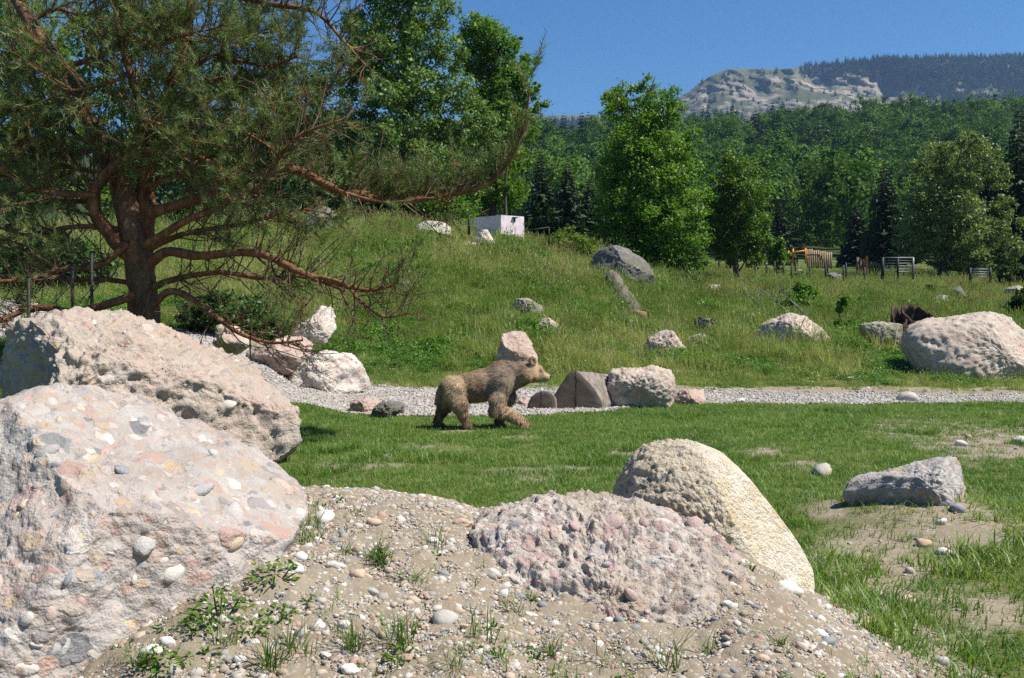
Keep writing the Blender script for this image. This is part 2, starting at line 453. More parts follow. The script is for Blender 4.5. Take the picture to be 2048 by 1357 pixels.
def bark_mat(name, c1, c2, c3, sc=9.0):
    t = NT(name)
    o = t.obj()
    n = t.noise(t.scale(o, (1, 1, 0.35)), sc, 6, 0.7)
    c = t.ramp(n, [(0.3, c1), (0.5, c2), (0.72, c3)])
    a = t.attr('tint')
    c = t.mix(a, c, t.mix(1.0, c, (1.45, 1.02, 0.78), 'MULTIPLY'))
    return t.pbr(c, 0.9, t.bump(t.noise(t.scale(o, (1, 1, 0.3)), sc * 3.5, 5, 0.7), 0.8, 0.03), 0.15)
M['bark_pine'] = bark_mat('pine bark', (0.06, 0.042, 0.03), (0.15, 0.092, 0.056), (0.29, 0.205, 0.14))
M['bark'] = bark_mat('grey brown bark', (0.045, 0.035, 0.026), (0.095, 0.075, 0.055), (0.16, 0.13, 0.1))
M['dead'] = bark_mat('weathered dead wood', (0.09, 0.075, 0.062), (0.21, 0.185, 0.155), (0.36, 0.33, 0.29), 12)
M['old_log'] = bark_mat('old log bark', (0.06, 0.05, 0.042), (0.15, 0.125, 0.105), (0.29, 0.26, 0.23), 10)
M['rock_purple'] = rock_mat('grey purple stone', (0.33, 0.30, 0.285), (0.47, 0.44, 0.41), s1=9, p1=0.4, s2=24, p2=0.5)
M['rotten'] = bark_mat('rotten dark wood', (0.03, 0.018, 0.012), (0.07, 0.045, 0.03), (0.15, 0.115, 0.085), 10)
def cut_mat():
    t = NT('sawn log end')
    o = t.obj()
    d = t.n('VectorMath', {0: t.scale(o, (1, 0.15, 1))}, operation='LENGTH').outputs['Value']
    rg = t.n('Math', {0: t.math('MULTIPLY', t.math('ADD', d, t.math('MULTIPLY', t.noise(o, 3, 4), 0.22)), 190.0)}, operation='SINE').outputs[0]
    c = t.mix(t.mr(rg, -1, 1, 0, 0.25), (0.115, 0.092, 0.075), (0.17, 0.145, 0.12))
    c = t.mix(t.mr(t.noise(o, 5, 5, 0.7), 0.35, 0.7), c, (0.085, 0.07, 0.06))
    xx = t.n('SeparateXYZ', {0: o})
    ck = t.math('ABSOLUTE', t.math('ADD', xx.outputs[0], t.math('MULTIPLY', t.math('SUBTRACT', t.noise(o, 6, 4, 0.6), 0.5), 0.12)))
    c = t.mix(t.mr(ck, 0.004, 0.016, 0.9, 0.0), c, (0.02, 0.016, 0.013))
    return t.pbr(c, 0.9, t.bump(t.noise(t.scale(o, (1, 1, 4)), 30, 4, 0.7), 0.6, 0.012), 0.15)
M['cut'] = cut_mat()
def plain(name, col, rough=0.6, metal=0.0, var=0.15, sc=8.0):
    t = NT(name)
    o = t.obj()
    c = t.mix(t.mr(t.noise(o, sc, 5, 0.65), 0.3, 0.7), tuple(v * (1 - var) for v in col), tuple(min(1, v * (1 + var)) for v in col))
    m = t.pbr(c, rough, t.bump(t.noise(o, sc * 6, 4), 0.25, 0.01), 0.3)
    if metal:
        [n for n in t.t.nodes if n.type == 'BSDF_PRINCIPLED'][0].inputs['Metallic'].default_value = metal
    return m
M['white_wall'] = plain('rough whitewash', (0.70, 0.58, 0.61), 0.95, 0, 0.07, 7)
M['post'] = plain('black fence steel', (0.018, 0.018, 0.02), 0.6)
M['steel'] = plain('galvanised steel', (0.17, 0.185, 0.19), 0.5, 0.4)
M['planks'] = plain('raw timber boards', (0.26, 0.185, 0.11), 0.85, 0, 0.3, 4)
M['orange'] = plain('orange paint', (0.62, 0.22, 0.02), 0.5)
M['fence_wood'] = plain('brown fence wood', (0.16, 0.10, 0.06), 0.9, 0, 0.3, 5)
M['black_skin'] = plain('black wet skin', (0.012, 0.010, 0.010), 0.35)
M['claw'] = plain('dark claw horn', (0.06, 0.045, 0.035), 0.5)
def fur_mat(name):
    t = NT(name)
    hair = t.n('Attribute', attribute_name='fur')
    o = t.obj()
    c = hair.outputs['Color']
    return t.pbr(c, 0.75, None, 0.2)
M['fur'] = fur_mat('bear fur')

# ------------------------------------------------------------------ the lie of the land
YS = np.array([10, 12, 14, 16, 18, 20, 22, 24, 28, 32, 36, 40, 44, 50, 60, 75, 100, 150, 180, 250, 320, 420, 560], float)
_tail = [455, 470, 480, 490, 480, 430, 370, 312, 350]
_mid = [949, 895, 857, 828, 806, 788]
COLS = {
    -900: [949, 820, 720, 660, 635, 605, 590, 570, 535, 505, 480, 462, 452, 446] + _tail,
    0: [949, 820, 720, 660, 635, 605, 590, 570, 535, 505, 480, 460, 450, 445] + _tail,
    200: [949, 830, 740, 690, 660, 635, 610, 585, 540, 505, 475, 455, 445, 443] + _tail,
    400: [949, 860, 790, 735, 700, 675, 640, 615, 565, 520, 485, 450, 437, 440] + _tail,
    520: [949, 885, 830, 790, 755, 715, 680, 650, 590, 540, 495, 450, 433, 438] + _tail,
    600: [949, 895, 850, 815, 790, 765, 725, 690, 620, 560, 505, 450, 432, 438] + _tail,
    700: _mid[:5] + [785, 755, 715, 640, 570, 508, 448, 430, 438] + _tail,
    830: _mid + [762, 720, 645, 575, 510, 450, 434, 440] + _tail,
    1000: _mid + [762, 722, 650, 582, 522, 470, 455, 458, 470, 485, 495, 500, 485, 430, 370, 310, 350],
    1100: _mid + [763, 724, 655, 594, 545, 502, 482, 478, 485, 500, 510, 505, 490, 430, 370, 310, 350],
    1200: _mid + [765, 727, 662, 612, 572, 540, 520, 510, 515, 520, 522, 510, 492, 430, 368, 305, 345],
    1300: _mid + [767, 729, 674, 635, 603, 578, 562, 548, 540, 534, 528, 513, 495, 430, 368, 302, 342],
    1400: _mid + [768, 731, 683, 648, 624, 604, 588, 572, 553, 542, 532, 515, 498, 432, 368, 298, 340],
    1600: _mid + [770, 733, 690, 660, 640, 623, 608, 590, 568, 547, 534, 515, 498, 432, 366, 290, 335],
    1800: _mid + [770, 735, 694, 666, 646, 630, 614, 596, 572, 550, 535, 515, 498, 430, 360, 276, 320],
    2048: _mid + [770, 736, 697, 670, 650, 634, 618, 600, 576, 552, 536, 515, 498, 425, 350, 262, 305],
    2900: _mid + [770, 736, 697, 670, 650, 634, 618, 600, 576, 552, 536, 515, 498, 425, 345, 250, 290],
}
for _c in COLS:                                   # room for the depth of the grass along the crest of the hill
    if _c <= 1100:
        COLS[_c] = [v + d for v, d in zip(COLS[_c], [0] * 8 + [4, 6, 9, 16, 22, 24, 20, 10] + [0] * 7)]
_cx = np.array(sorted(COLS), float)
_ZT = np.array([[float(zat(py, y)) for py, y in zip(COLS[int(c)], YS)] for c in _cx])
def ground_z(x, y):
    x = np.asarray(x, float); y = np.asarray(y, float)
    x, y = np.broadcast_arrays(x, y)
    px = CX + FPX * x / np.maximum(y, 3.0)
    ci = np.clip(np.searchsorted(_cx, px) - 1, 0, len(_cx) - 2)
    cf = np.clip((px - _cx[ci]) / (_cx[ci + 1] - _cx[ci]), 0, 1)
    cf = cf * cf * (3 - 2 * cf)
    yi = np.clip(np.searchsorted(YS, y) - 1, 0, len(YS) - 2)
    yf = np.clip((y - YS[yi]) / (YS[yi + 1] - YS[yi]), 0, 1)
    z = (_ZT[ci, yi] * (1 - cf) + _ZT[ci + 1, yi] * cf) * (1 - yf) + (_ZT[ci, yi + 1] * (1 - cf) + _ZT[ci + 1, yi + 1] * cf) * yf
    rel = sstep(19, 30, y)
    z = z + n2(x, y, 0.9, 5) * (0.025 + 0.11 * rel) + n2(x, y, 0.25, 8) * 0.25 * rel * (1 - sstep(50, 90, y))
    z = z + 0.22 * np.exp(-(((x - 3.25) / 0.75) ** 2 + ((y - 7.7) / 0.7) ** 2))
    return z
MX = np.array([-3.2, -2.4, -1.6, -1.245, -0.925, -0.6, -0.398, -0.25, -0.17, 0.0, 0.174, 0.4, 0.63, 0.87, 1.13, 1.39, 1.65, 1.92, 2.6])
MZ = np.array([0.70, 0.74, 0.77, 0.78, 0.765, 0.745, 0.715, 0.67, 0.645, 0.67, 0.69, 0.69, 0.66, 0.57, 0.43, 0.27, 0.12, 0.025, -0.10])
MYS = np.array([0.0, 1.8, 3.0, 3.6, 4.2, 4.7, 5.1, 5.6, 6.2, 6.6])
MYF = np.array([0.42, 0.45, 0.61, 0.76, 0.92, 1.0, 0.93, 0.6, 0.05, -0.25])
def mound_z(x, y):
    x = np.asarray(x, float); y = np.asarray(y, float)
    c = np.interp(x, MX, MZ)
    # the shoulder of earth on the right runs forward, out of the frame
    z = c * np.interp(y, MYS, MYF) + np.minimum(c, 0) * 0.5
    z = z - 0.15 * np.exp(-(((x - 0.40) / 0.45) ** 4 + ((y - 3.78) / 0.78) ** 4))
    z = z - 0.11 * sstep(-1.1, -1.5, x) * sstep(4.6, 3.7, y) + 0.05 * np.exp(-(((x + 0.95) / 0.3) ** 2 + ((y - 3.7) / 0.5) ** 2))
    z = z + n2(x, y, 1.6, 21) * 0.035 + n2(x, y, 6.0, 22, 4) * 0.018
    return z
def surf_z(x, y):
    x = np.asarray(x, float); y = np.asarray(y, float)
    g = ground_z(x, y)
    inside = (y < 6.6) & (x < 2.6) & (x > -3.2) & (y > 1.6)
    return np.where(inside, np.maximum(g, mound_z(x, y)), g)
def hit(px, py, y0=3.0, y1=400.0):
    """where the sight line through a photo pixel meets the ground"""
    ys = np.exp(np.linspace(math.log(y0), math.log(y1), 3000))
    u, v = (px - CX) / FPX, (CY - py) / FPX
    t = ys / (cp + v * sp)
    z = EYE + t * (-sp + v * cp)
    g = surf_z(u * t, ys)
    k = np.argmax(z <= g) if np.any(z <= g) else len(ys) - 1
    return np.array([u * t[k], ys[k], g[k]])

GRAV_T = (np.array([-800, 300, 480, 560, 700, 870, 1060, 1200, 1360, 1600, 1900, 2048, 2600]), np.array([20.5, 20.5, 20.6, 21.2, 20.8, 20.6, 20.3, 20.2, 20.3, 20.2, 19.7, 19.7, 19.7]))
GRAV_B = (np.array([-800, 300, 480, 590, 740, 860, 1060, 1200, 1350, 1600, 1800, 2048, 2600]), np.array([15.6, 15.6, 15.8, 16.4, 15.9, 15.7, 15.8, 16.5, 17.8, 17.4, 17.8, 18.0, 18.0]))
def gravel_mask(x, y):
    px = CX + FPX * x / np.maximum(y, 3.0)
    w = n2(x, y, 0.8, 31, 4) * 0.75 + n2(x, y, 4.0, 32, 3) * 0.18
    return np.minimum(y - np.interp(px, *GRAV_B) + w, np.interp(px, *GRAV_T) - y + w * 0.8)      # >0 inside
def ell(px, py, cx, cy, rx, ry):
    return np.exp(-(((px - cx) / rx) ** 2 + ((py - cy) / ry) ** 2))
def green_amount(x, y, z=None):
    """how grassy the ground is, 0 bare earth to 1 full turf"""
    if z is None: z = surf_z(x, y)
    px, py = proj(np.stack(np.broadcast_arrays(x, y, z), -1))
    g = np.ones_like(px)
    bare = 1.1 * ell(px, py, 1990, 890, 150, 42) + 0.6 * ell(px, py, 1780, 850, 110, 22) + 0.55 * ell(px, py, 1860, 1000, 110, 40)
    for cx, cy, rx, ry in ((875, 897, 60, 10), (680, 933, 80, 8), (1075, 960, 45, 10), (1145, 935, 70, 7), (1010, 940, 50, 7), (1520, 905, 60, 10), (1600, 930, 50, 12),
                           (1650, 1010, 60, 30), (1720, 1090, 80, 26), (1800, 1150, 90, 40), (1950, 1230, 120, 45), (1900, 1060, 120, 50), (1750, 1330, 120, 40),
                           (1230, 905, 60, 7), (1040, 875, 50, 5), (800, 930, 40, 6), (925, 862, 40, 5)):
        bare = bare + 0.8 * ell(px, py, cx, cy, rx, ry)
    bare = bare + 0.75 * sstep(20.6, 20.2, y) * 0
    band = sstep(19.2, 19.8, y) * (1 - sstep(20.8, 22.2 + 0.6 * n2(x, y, 0.7, 41), y))
    bare = bare + band * np.where(px > 1330, 0.95, 0.7) * (px > 650)
    bare = bare + 1.2 * ell(px, py, 545, 680, 95, 30) * (y > 12)
    g = g - bare + n2(x, y, 1.3, 43, 4) * 0.30 + n2(x, y, 5.0, 44, 3) * 0.55 * np.clip(0.25 + bare, 0, 1) - 0.20 * sstep(1500, 1800, px) * sstep(960, 1050, py)
    return np.clip(g, 0, 1)

# ground sheet
ys = np.concatenate([np.linspace(-25, 2, 10), np.linspace(2.3, 24, 230), np.exp(np.linspace(math.log(24.2), math.log(900), 150))])
ss = np.sinh(np.linspace(-2.2, 2.2, 330)) / math.sinh(2.2)
hw = np.maximum(14.0, 1.15 * np.abs(ys))
GX = ss[None, :] * hw[:, None]
GY = np.broadcast_to(ys[:, None], GX.shape)
GZ = ground_z(GX, GY)
_f = sstep(560, 900, GY)
GZ = GZ * (1 - _f) + 30 * _f
i, j = np.meshgrid(np.arange(len(ys) - 1), np.arange(len(ss) - 1), indexing='ij')
nx = len(ss)
gq = np.stack([i * nx + j, i * nx + j + 1, (i + 1) * nx + j + 1, (i + 1) * nx + j], -1).reshape(-1, 4)
gv = np.stack([GX, GY, GZ], -1).reshape(-1, 3)
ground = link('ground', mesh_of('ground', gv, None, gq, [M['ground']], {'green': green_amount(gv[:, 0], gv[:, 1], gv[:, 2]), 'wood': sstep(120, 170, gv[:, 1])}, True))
tag(ground, 'grassy ground of lawn, meadow hill and wooded slope', kind='structure')

# gravel bed
gx, gy = np.meshgrid(np.linspace(-13, 15, 360), np.linspace(14.6, 22, 120))
gm = gravel_mask(gx, gy)
gz = ground_z(gx, gy) + np.where(gm > 0, 0.02, 0) - 0.12 * sstep(0.0, -0.25, gm) + 0.02 * n2(gx, gy, 3, 33)
i, j = np.meshgrid(np.arange(119), np.arange(359), indexing='ij')
keep = ((gm[:-1, :-1] > -0.4) | (gm[1:, 1:] > -0.4)).ravel()
gq = np.stack([i * 360 + j, i * 360 + j + 1, (i + 1) * 360 + j + 1, (i + 1) * 360 + j], -1).reshape(-1, 4)[keep]
gravel_path = link('gravel_path', mesh_of('gravel_path', np.stack([gx, gy, gz], -1).reshape(-1, 3), None, gq, [M['path']], None, True))
tag(gravel_path, 'pale gravel path crossing behind the bear', kind='structure')

# dirt mound
mx, my = np.meshgrid(np.linspace(-3.2, 2.6, 380), np.linspace(1.6, 6.6, 330))
mz = mound_z(mx, my)
_w, _id = worley(np.stack([mx, my, mx * 0], -1) * 16, 3)
mz = mz + np.where(_id > 0.6, np.maximum(0, 0.38 - _w), 0) * 0.035 + 0.018 * n2(mx, my, 22, 23, 3) + 0.025 * np.maximum(0, n2(mx, my, 9, 24, 3))
i, j = np.meshgrid(np.arange(329), np.arange(379), indexing='ij')
mq = np.stack([i * 380 + j, i * 380 + j + 1, (i + 1) * 380 + j + 1, (i + 1) * 380 + j], -1).reshape(-1, 4)
keep = (mz > ground_z(mx, my) - 0.12)[:-1, :-1].ravel()
dirt_mound = link('dirt_mound', mesh_of('dirt_mound', np.stack([mx, my, mz], -1).reshape(-1, 3), None, mq[keep], [M['mound']], None, True))
tag(dirt_mound, 'mound of stony brown earth in the foreground', kind='structure')
# ------------------------------------------------------------------ scatter of uncountable ground cover
def scatter(name, pts, eul, scl, idx, tint, protos, label, parent=None):
    me = mesh_of(name, pts, attrs={'irot': np.asarray(eul), 'iscl': scl, 'itint': tint, 'iidx': np.asarray(idx, float)})
    o = link(name, me)
    if parent is not None: o.parent = parent
    coll = bpy.data.collections.new(name + '_kinds')
    for k, p in enumerate(protos):
        q = bpy.data.objects.new('%s_kind_%02d' % (name, k), p)
        coll.objects.link(q)
    ng = bpy.data.node_groups.new(name, 'GeometryNodeTree')
    ng.interface.new_socket('Geometry', in_out='INPUT', socket_type='NodeSocketGeometry')
    ng.interface.new_socket('Geometry', in_out='OUTPUT', socket_type='NodeSocketGeometry')
    N = lambda t: ng.nodes.new(t)
    gi, go, ip = N('NodeGroupInput'), N('NodeGroupOutput'), N('GeometryNodeInstanceOnPoints')
    ci = N('GeometryNodeCollectionInfo')
    ci.inputs['Collection'].default_value = coll
    ci.inputs['Separate Children'].default_value = True
    ci.inputs['Reset Children'].default_value = True
    def na(nm, ty):
        n = N('GeometryNodeInputNamedAttribute'); n.data_type = ty; n.inputs['Name'].default_value = nm
        return n.outputs[0]
    er = N('FunctionNodeEulerToRotation')
    L = ng.links.new
    L(gi.outputs[0], ip.inputs['Points']); L(ci.outputs[0], ip.inputs['Instance'])
    ip.inputs['Pick Instance'].default_value = True
    L(na('iidx', 'FLOAT'), ip.inputs['Instance Index'])
    L(na('irot', 'FLOAT_VECTOR'), er.inputs[0]); L(er.outputs[0], ip.inputs['Rotation'])
    L(na('iscl', 'FLOAT'), ip.inputs['Scale'])
    L(ip.outputs[0], go.inputs[0])
    md = o.modifiers.new('scatter', 'NODES'); md.node_group = ng
    return tag(o, label, kind='stuff')
def eul_z(n, rng, tilt=0.12):
    return np.stack([rng.normal(0, tilt, n), rng.normal(0, tilt, n), rng.uniform(0, 6.283, n)], -1)

# ------------------------------------------------------------------ stones
def lowpoly_stone(seed, flat=0.65, nu=8, nv=5):
    th, ph = np.meshgrid(np.arange(nu) * 2 * math.pi / nu, np.linspace(0, math.pi, nv + 1)[1:-1])
    d = np.stack([np.sin(ph) * np.cos(th), np.sin(ph) * np.sin(th), np.cos(ph)], -1).reshape(-1, 3)
    d = np.vstack([d, [0, 0, 1], [0, 0, -1]])
    r = 1 + 0.22 * vnoise(d * 1.6 + seed * 5.1, seed)
    rng = np.random.default_rng(seed)
    r = r + (rng.normal(0, 0.09, len(d)) if nu <= 6 else 0)
    V = d * r[:, None] * np.array([1, rng.uniform(0.62, 0.95), flat * rng.uniform(0.75, 1.15)])
    q, t = [], []
    rows = nv - 1
    for a in range(rows - 1):
        for b in range(nu):
            q.append([a * nu + b, (a + 1) * nu + b, (a + 1) * nu + (b + 1) % nu, a * nu + (b + 1) % nu])
    for b in range(nu):
        t.append([rows * nu, b, (b + 1) % nu])
        t.append([rows * nu + 1, (rows - 1) * nu + (b + 1) % nu, (rows - 1) * nu + b])
    return V, t, q
def stone_mesh(name, seed, mat, flat=0.65, nu=8, nv=5, smooth=True):
    V, t, q = lowpoly_stone(seed, flat, nu, nv)
    return mesh_of(name, V, t, q, [mat], None, smooth)

def boulder(name, label, poly, mat, Y=None, depth=0.5, res=24, shear=0.0, planes=(), nfac=5, amp=0.05, sc=2.5, fine=0.02, pits=0.0, lump=0.0, lumpsc=9, seed=1, group=None, smooth_side=None, boxy=0.75, cat='boulder', bury=0.0):
    rng = np.random.default_rng(seed)
    poly = np.array(poly, float)
    if Y is None:
        k = poly[:, 1].max()
        g = hit(poly[:, 0].mean(), k - 0.02 * (k - poly[:, 1].min()))
        Y = g[1] + depth * 0.55
    pw = np.array([P(a, b, Y) for a, b in poly])[:, [0, 2]]
    if bury:
        zb = pw[:, 1].min(); h = pw[:, 1].max() - zb
        pw[:, 1] -= np.where(pw[:, 1] < zb + 0.25 * h, bury, 0)
    c = (pw.max(0) + pw.min(0)) / 2
    c = c * 0.6 + pw.mean(0) * 0.4
    rel = pw - c
    nth, nph = 6 * res, 3 * res
    th = np.arange(nth) * 2 * math.pi / nth
    Rr = np.zeros(nth)
    dx, dz = np.cos(th), np.sin(th)
    for a in range(len(rel)):
        p, q = rel[a], rel[(a + 1) % len(rel)]
        e = q - p
        den = dx * e[1] - dz * e[0]
        den = np.where(np.abs(den) < 1e-9, 1e-9, den)
        t = (p[0] * e[1] - p[1] * e[0]) / den
        s = (p[0] * dz - p[1] * dx) / den
        ok = (s >= -1e-6) & (s <= 1 + 1e-6) & (t > 0)
        Rr = np.where(ok, np.maximum(Rr, t), Rr)
    Rr = np.where(Rr <= 0, np.median(Rr), Rr)
    for _ in range(max(1, res // 14)):
        Rr = 0.25 * np.roll(Rr, 1) + 0.5 * Rr + 0.25 * np.roll(Rr, -1)
    ph = np.linspace(-1, 1, nph)
    rho = np.sin((1 - np.abs(ph)) * math.pi / 2)
    cyv = np.sign(ph) * (1 - rho ** (2 / boxy)) ** 0.4
    X = Rr[None] * rho[:, None] * dx[None]
    Z = Rr[None] * rho[:, None] * dz[None]
    Yv = depth * cyv[:, None] * np.ones(nth)[None]
    Yv = Yv + shear * (Z)
    V = np.stack([X, Yv, Z], -1)
    size = float(np.median(Rr))
    # broken faces
    pl = [(unit(np.array(n, float)), np.array(p, float) - np.array([c[0], Y, c[1]])) for n, p in planes]
    for k in range(nfac):
        n = unit(np.array([rng.normal(0, 0.7), -abs(rng.normal(0.7, 0.3)), rng.normal(0.25, 0.5)]))
        pl.append((n, float(np.quantile(V.reshape(-1, 3) @ n, rng.uniform(0.8, 0.93)))))
    for n, d in pl:
        d = float(n @ d) if np.ndim(d) else d
        ex = np.maximum(0, V @ n - d)
        V = V - 0.92 * ex[..., None] * n
    gt = (np.roll(V, -2, 1) - np.roll(V, 2, 1)); gp = np.gradient(V, axis=0)
    nr = np.cross(gt, gp)
    nr = unit(nr * np.sign((nr * V).sum(-1, keepdims=True) + 1e-12))
    nr[:3] = unit(nr[3:6].mean((0, 1))); nr[-3:] = unit(nr[-6:-3].mean((0, 1)))
    for _ in range(4):
        m = nr.copy(); m[1:-1] = nr[1:-1] * 2 + nr[2:] + nr[:-2] + np.roll(nr, 1, 1)[1:-1] + np.roll(nr, -1, 1)[1:-1]
        nr = unit(m)
    nr = unit(nr + 0.35 * unit(V * np.array([1, 1.2, 1])))
    seedv = np.array([seed * 3.1, seed * 1.7, seed * 0.9])
    D = amp * fbm(V / size * sc + seedv, seed, 5, 0.55) + fine * fbm(V * 14 / max(size, 0.4) + seedv, seed + 3, 4, 0.6)
    if pits:
        w, i = worley(V / size * 5.5 + seedv + 0.3 * vnoise(V / size * 4, 3)[..., None], seed + 5)
        D = D - pits * np.where(i > 0.55, np.clip(0.5 - w, 0, 1), 0) * 1.6
        w, i = worley(V / size * 12 + seedv, seed + 6)
        D = D - pits * 0.5 * np.where(i > 0.6, np.clip(0.5 - w, 0, 1), 0)
    if lump:
        w, i = worley(V / size * lumpsc + seedv, seed + 8)
        D = D + lump * np.where(i > 0.35, np.clip(0.55 - w, 0, 1), -0.15)
        w, i = worley(V / size * lumpsc * 2.1 + seedv, seed + 9)
        D = D + lump * 0.5 * np.where(i > 0.4, np.clip(0.5 - w, 0, 1), 0)
    if smooth_side:
        D = D * (1 - 0.85 * sstep(smooth_side[0], smooth_side[1], V[..., 0] + 0.25 * V[..., 2]))
    V = V + nr * D[..., None]
    V[0] = V[0].mean(0); V[-1] = V[-1].mean(0)
    i, j = np.meshgrid(np.arange(nph - 1), np.arange(nth), indexing='ij')
    j2 = (j + 1) % nth
    q = np.stack([i * nth + j, i * nth + j2, (i + 1) * nth + j2, (i + 1) * nth + j], -1).reshape(-1, 4)
    o = link(name, mesh_of(name, V.reshape(-1, 3), None, q, [mat], None, True), None, (c[0], Y, c[1]))
    tag(o, label, cat, group)
    o_V = V
    return o, o_V
def embed(o, V, n, smin, smax, meshes, seed, proud=0.3, zmin=-9):
    """cobbles set in the cement of a boulder, each a part of its own"""
    rng = np.random.default_rng(seed)
    a, b = np.gradient(V, axis=0), np.gradient(V, axis=1)
    N = unit(np.cross(b, a))
    s = np.sign((N * unit(V)).sum(-1, keepdims=True)); N = N * s
    area = np.linalg.norm(np.cross(a, b), axis=-1)
    cw = np.array([o.location.x, o.location.y, o.location.z])
    pos = V + cw
    view = unit(np.array([0, 0, EYE]) - pos)
    w = area * ((N * view).sum(-1) > 0.1) * (pos[..., 2] > np.maximum(surf_z(pos[..., 0], pos[..., 1]) + 0.01, zmin))
    px, py = proj(pos)
    w = w * (px > -40) * (px < 2090) * (py < 1400)
    w = w.ravel() / w.sum()
    k = rng.choice(len(w), n * 3, False, w)
    done = []
    for q in k:
        p, nn = V.reshape(-1, 3)[q], N.reshape(-1, 3)[q]
        r = smin * (smax / smin) ** (rng.random() ** 2.0)
        if any(np.linalg.norm(p - pp) < (r + rr) * 0.75 for pp, rr in done): continue
        done.append((p, r))
        t = unit(np.cross(nn, unit(rng.normal(0, 1, 3) + np.array([0.6, 0, 0.5]))))
        bt = np.cross(nn, t)
        asp = rng.uniform(0.5, 0.9)
        Mx = Matrix(((t[0] * r, bt[0] * r * asp, nn[0] * r * 0.45, 0), (t[1] * r, bt[1] * r * asp, nn[1] * r * 0.45, 0), (t[2] * r, bt[2] * r * asp, nn[2] * r * 0.45, 0), (0, 0, 0, 1)))
        Mx.translation = Vector(p + nn * r * (proud - 0.45))
        c = bpy.data.objects.new('cobble', meshes[rng.integers(len(meshes))])
        C.objects.link(c)
        c.parent = o
        c.matrix_local = Mx
        if len(done) >= n: break
COB = [stone_mesh('cobble', 40 + k, M['cobble_mixed'], 1.0, 10, 6) for k in range(6)]
COBP = [stone_mesh('cobble', 60 + k, M['cobble_pink'], 1.0, 10, 6) for k in range(6)]

o, V = boulder('boulder', 'huge pale pebbly conglomerate boulder at the lower left corner in front', [(-330, 1150), (-240, 980), (-140, 880), (-60, 825), (0, 795), (60, 783), (130, 783), (210, 802), (280, 824), (350, 826), (400, 852), (440, 900), (480, 916), (525, 945), (560, 965), (592, 990), (590, 1060), (570, 1140), (540, 1220), (500, 1300), (450, 1380), (360, 1440), (220, 1480), (0, 1480), (-330, 1450)],
    M['rock_front'], Y=3.9, depth=0.75, res=62, shear=0.30, nfac=5, amp=0.05, sc=3.0, fine=0.022, lump=0.012, lumpsc=9, seed=11)
embed(o, V, 170, 0.016, 0.085, COB, 5, 0.10)
o, V = boulder('boulder', 'biggest tan boulder full of hollows, behind the pale pebbly one on the left', [(-230, 740), (-110, 672), (0, 645), (60, 636), (130, 622), (210, 612), (300, 615), (370, 632), (420, 660), (470, 690), (510, 712), (540, 745), (566, 775), (582, 810), (593, 850), (597, 890), (560, 925), (460, 960), (300, 990), (0, 1010), (-230, 1000)],
    M['rock_back'], Y=10.9, depth=1.25, res=58, shear=0.42, nfac=3, amp=0.12, sc=3.0, fine=0.08, pits=0.11, seed=23, boxy=0.8,
    planes=[((-0.80, -0.60, -0.06), P(105, 735, 10.05))])
embed(o, V, 60, 0.03, 0.10, COB, 6, 0.10)
o, V = boulder('boulder', 'ochre dome shaped boulder with one rough and one smooth pale side, right of the mound', [(1222, 1030), (1236, 990), (1250, 950), (1272, 914), (1298, 896), (1345, 889), (1400, 890), (1448, 908), (1492, 950), (1522, 990), (1560, 1040), (1590, 1082), (1610, 1125), (1612, 1160), (1560, 1190), (1400, 1200), (1250, 1150), (1205, 1080)],
    M['rock_yellow'], Y=5.35, depth=0.42, res=52, shear=0.25, nfac=0, amp=0.035, sc=3, fine=0.018, lump=0.022, lumpsc=15, seed=31, boxy=0.72, smooth_side=(0.0, 0.12),
    planes=[((0.62, -0.62, 0.48), P(1480, 990, 5.1)), ((-0.5, -0.86, 0.1), P(1300, 990, 4.98))])
o, V = boulder('boulder', 'low pink conglomerate slab half buried in the dirt mound', [(925, 1110), (950, 1075), (1010, 1050), (1090, 1038), (1150, 1032), (1230, 1030), (1310, 1038), (1385, 1070), (1455, 1092), (1490, 1135), (1505, 1180), (1450, 1215), (1410, 1265), (1380, 1325), (1300, 1350), (1200, 1335), (1090, 1300), (1040, 1255), (1015, 1205), (980, 1180), (950, 1140)],
    M['rock_pink'], Y=4.15, depth=0.22, res=60, shear=1.45, nfac=0, amp=0.055, sc=3.2, fine=0.028, lump=0.007, lumpsc=13, seed=41, boxy=0.6, pits=0.035)
embed(o, V, 180, 0.014, 0.055, COBP, 7, 0.14)

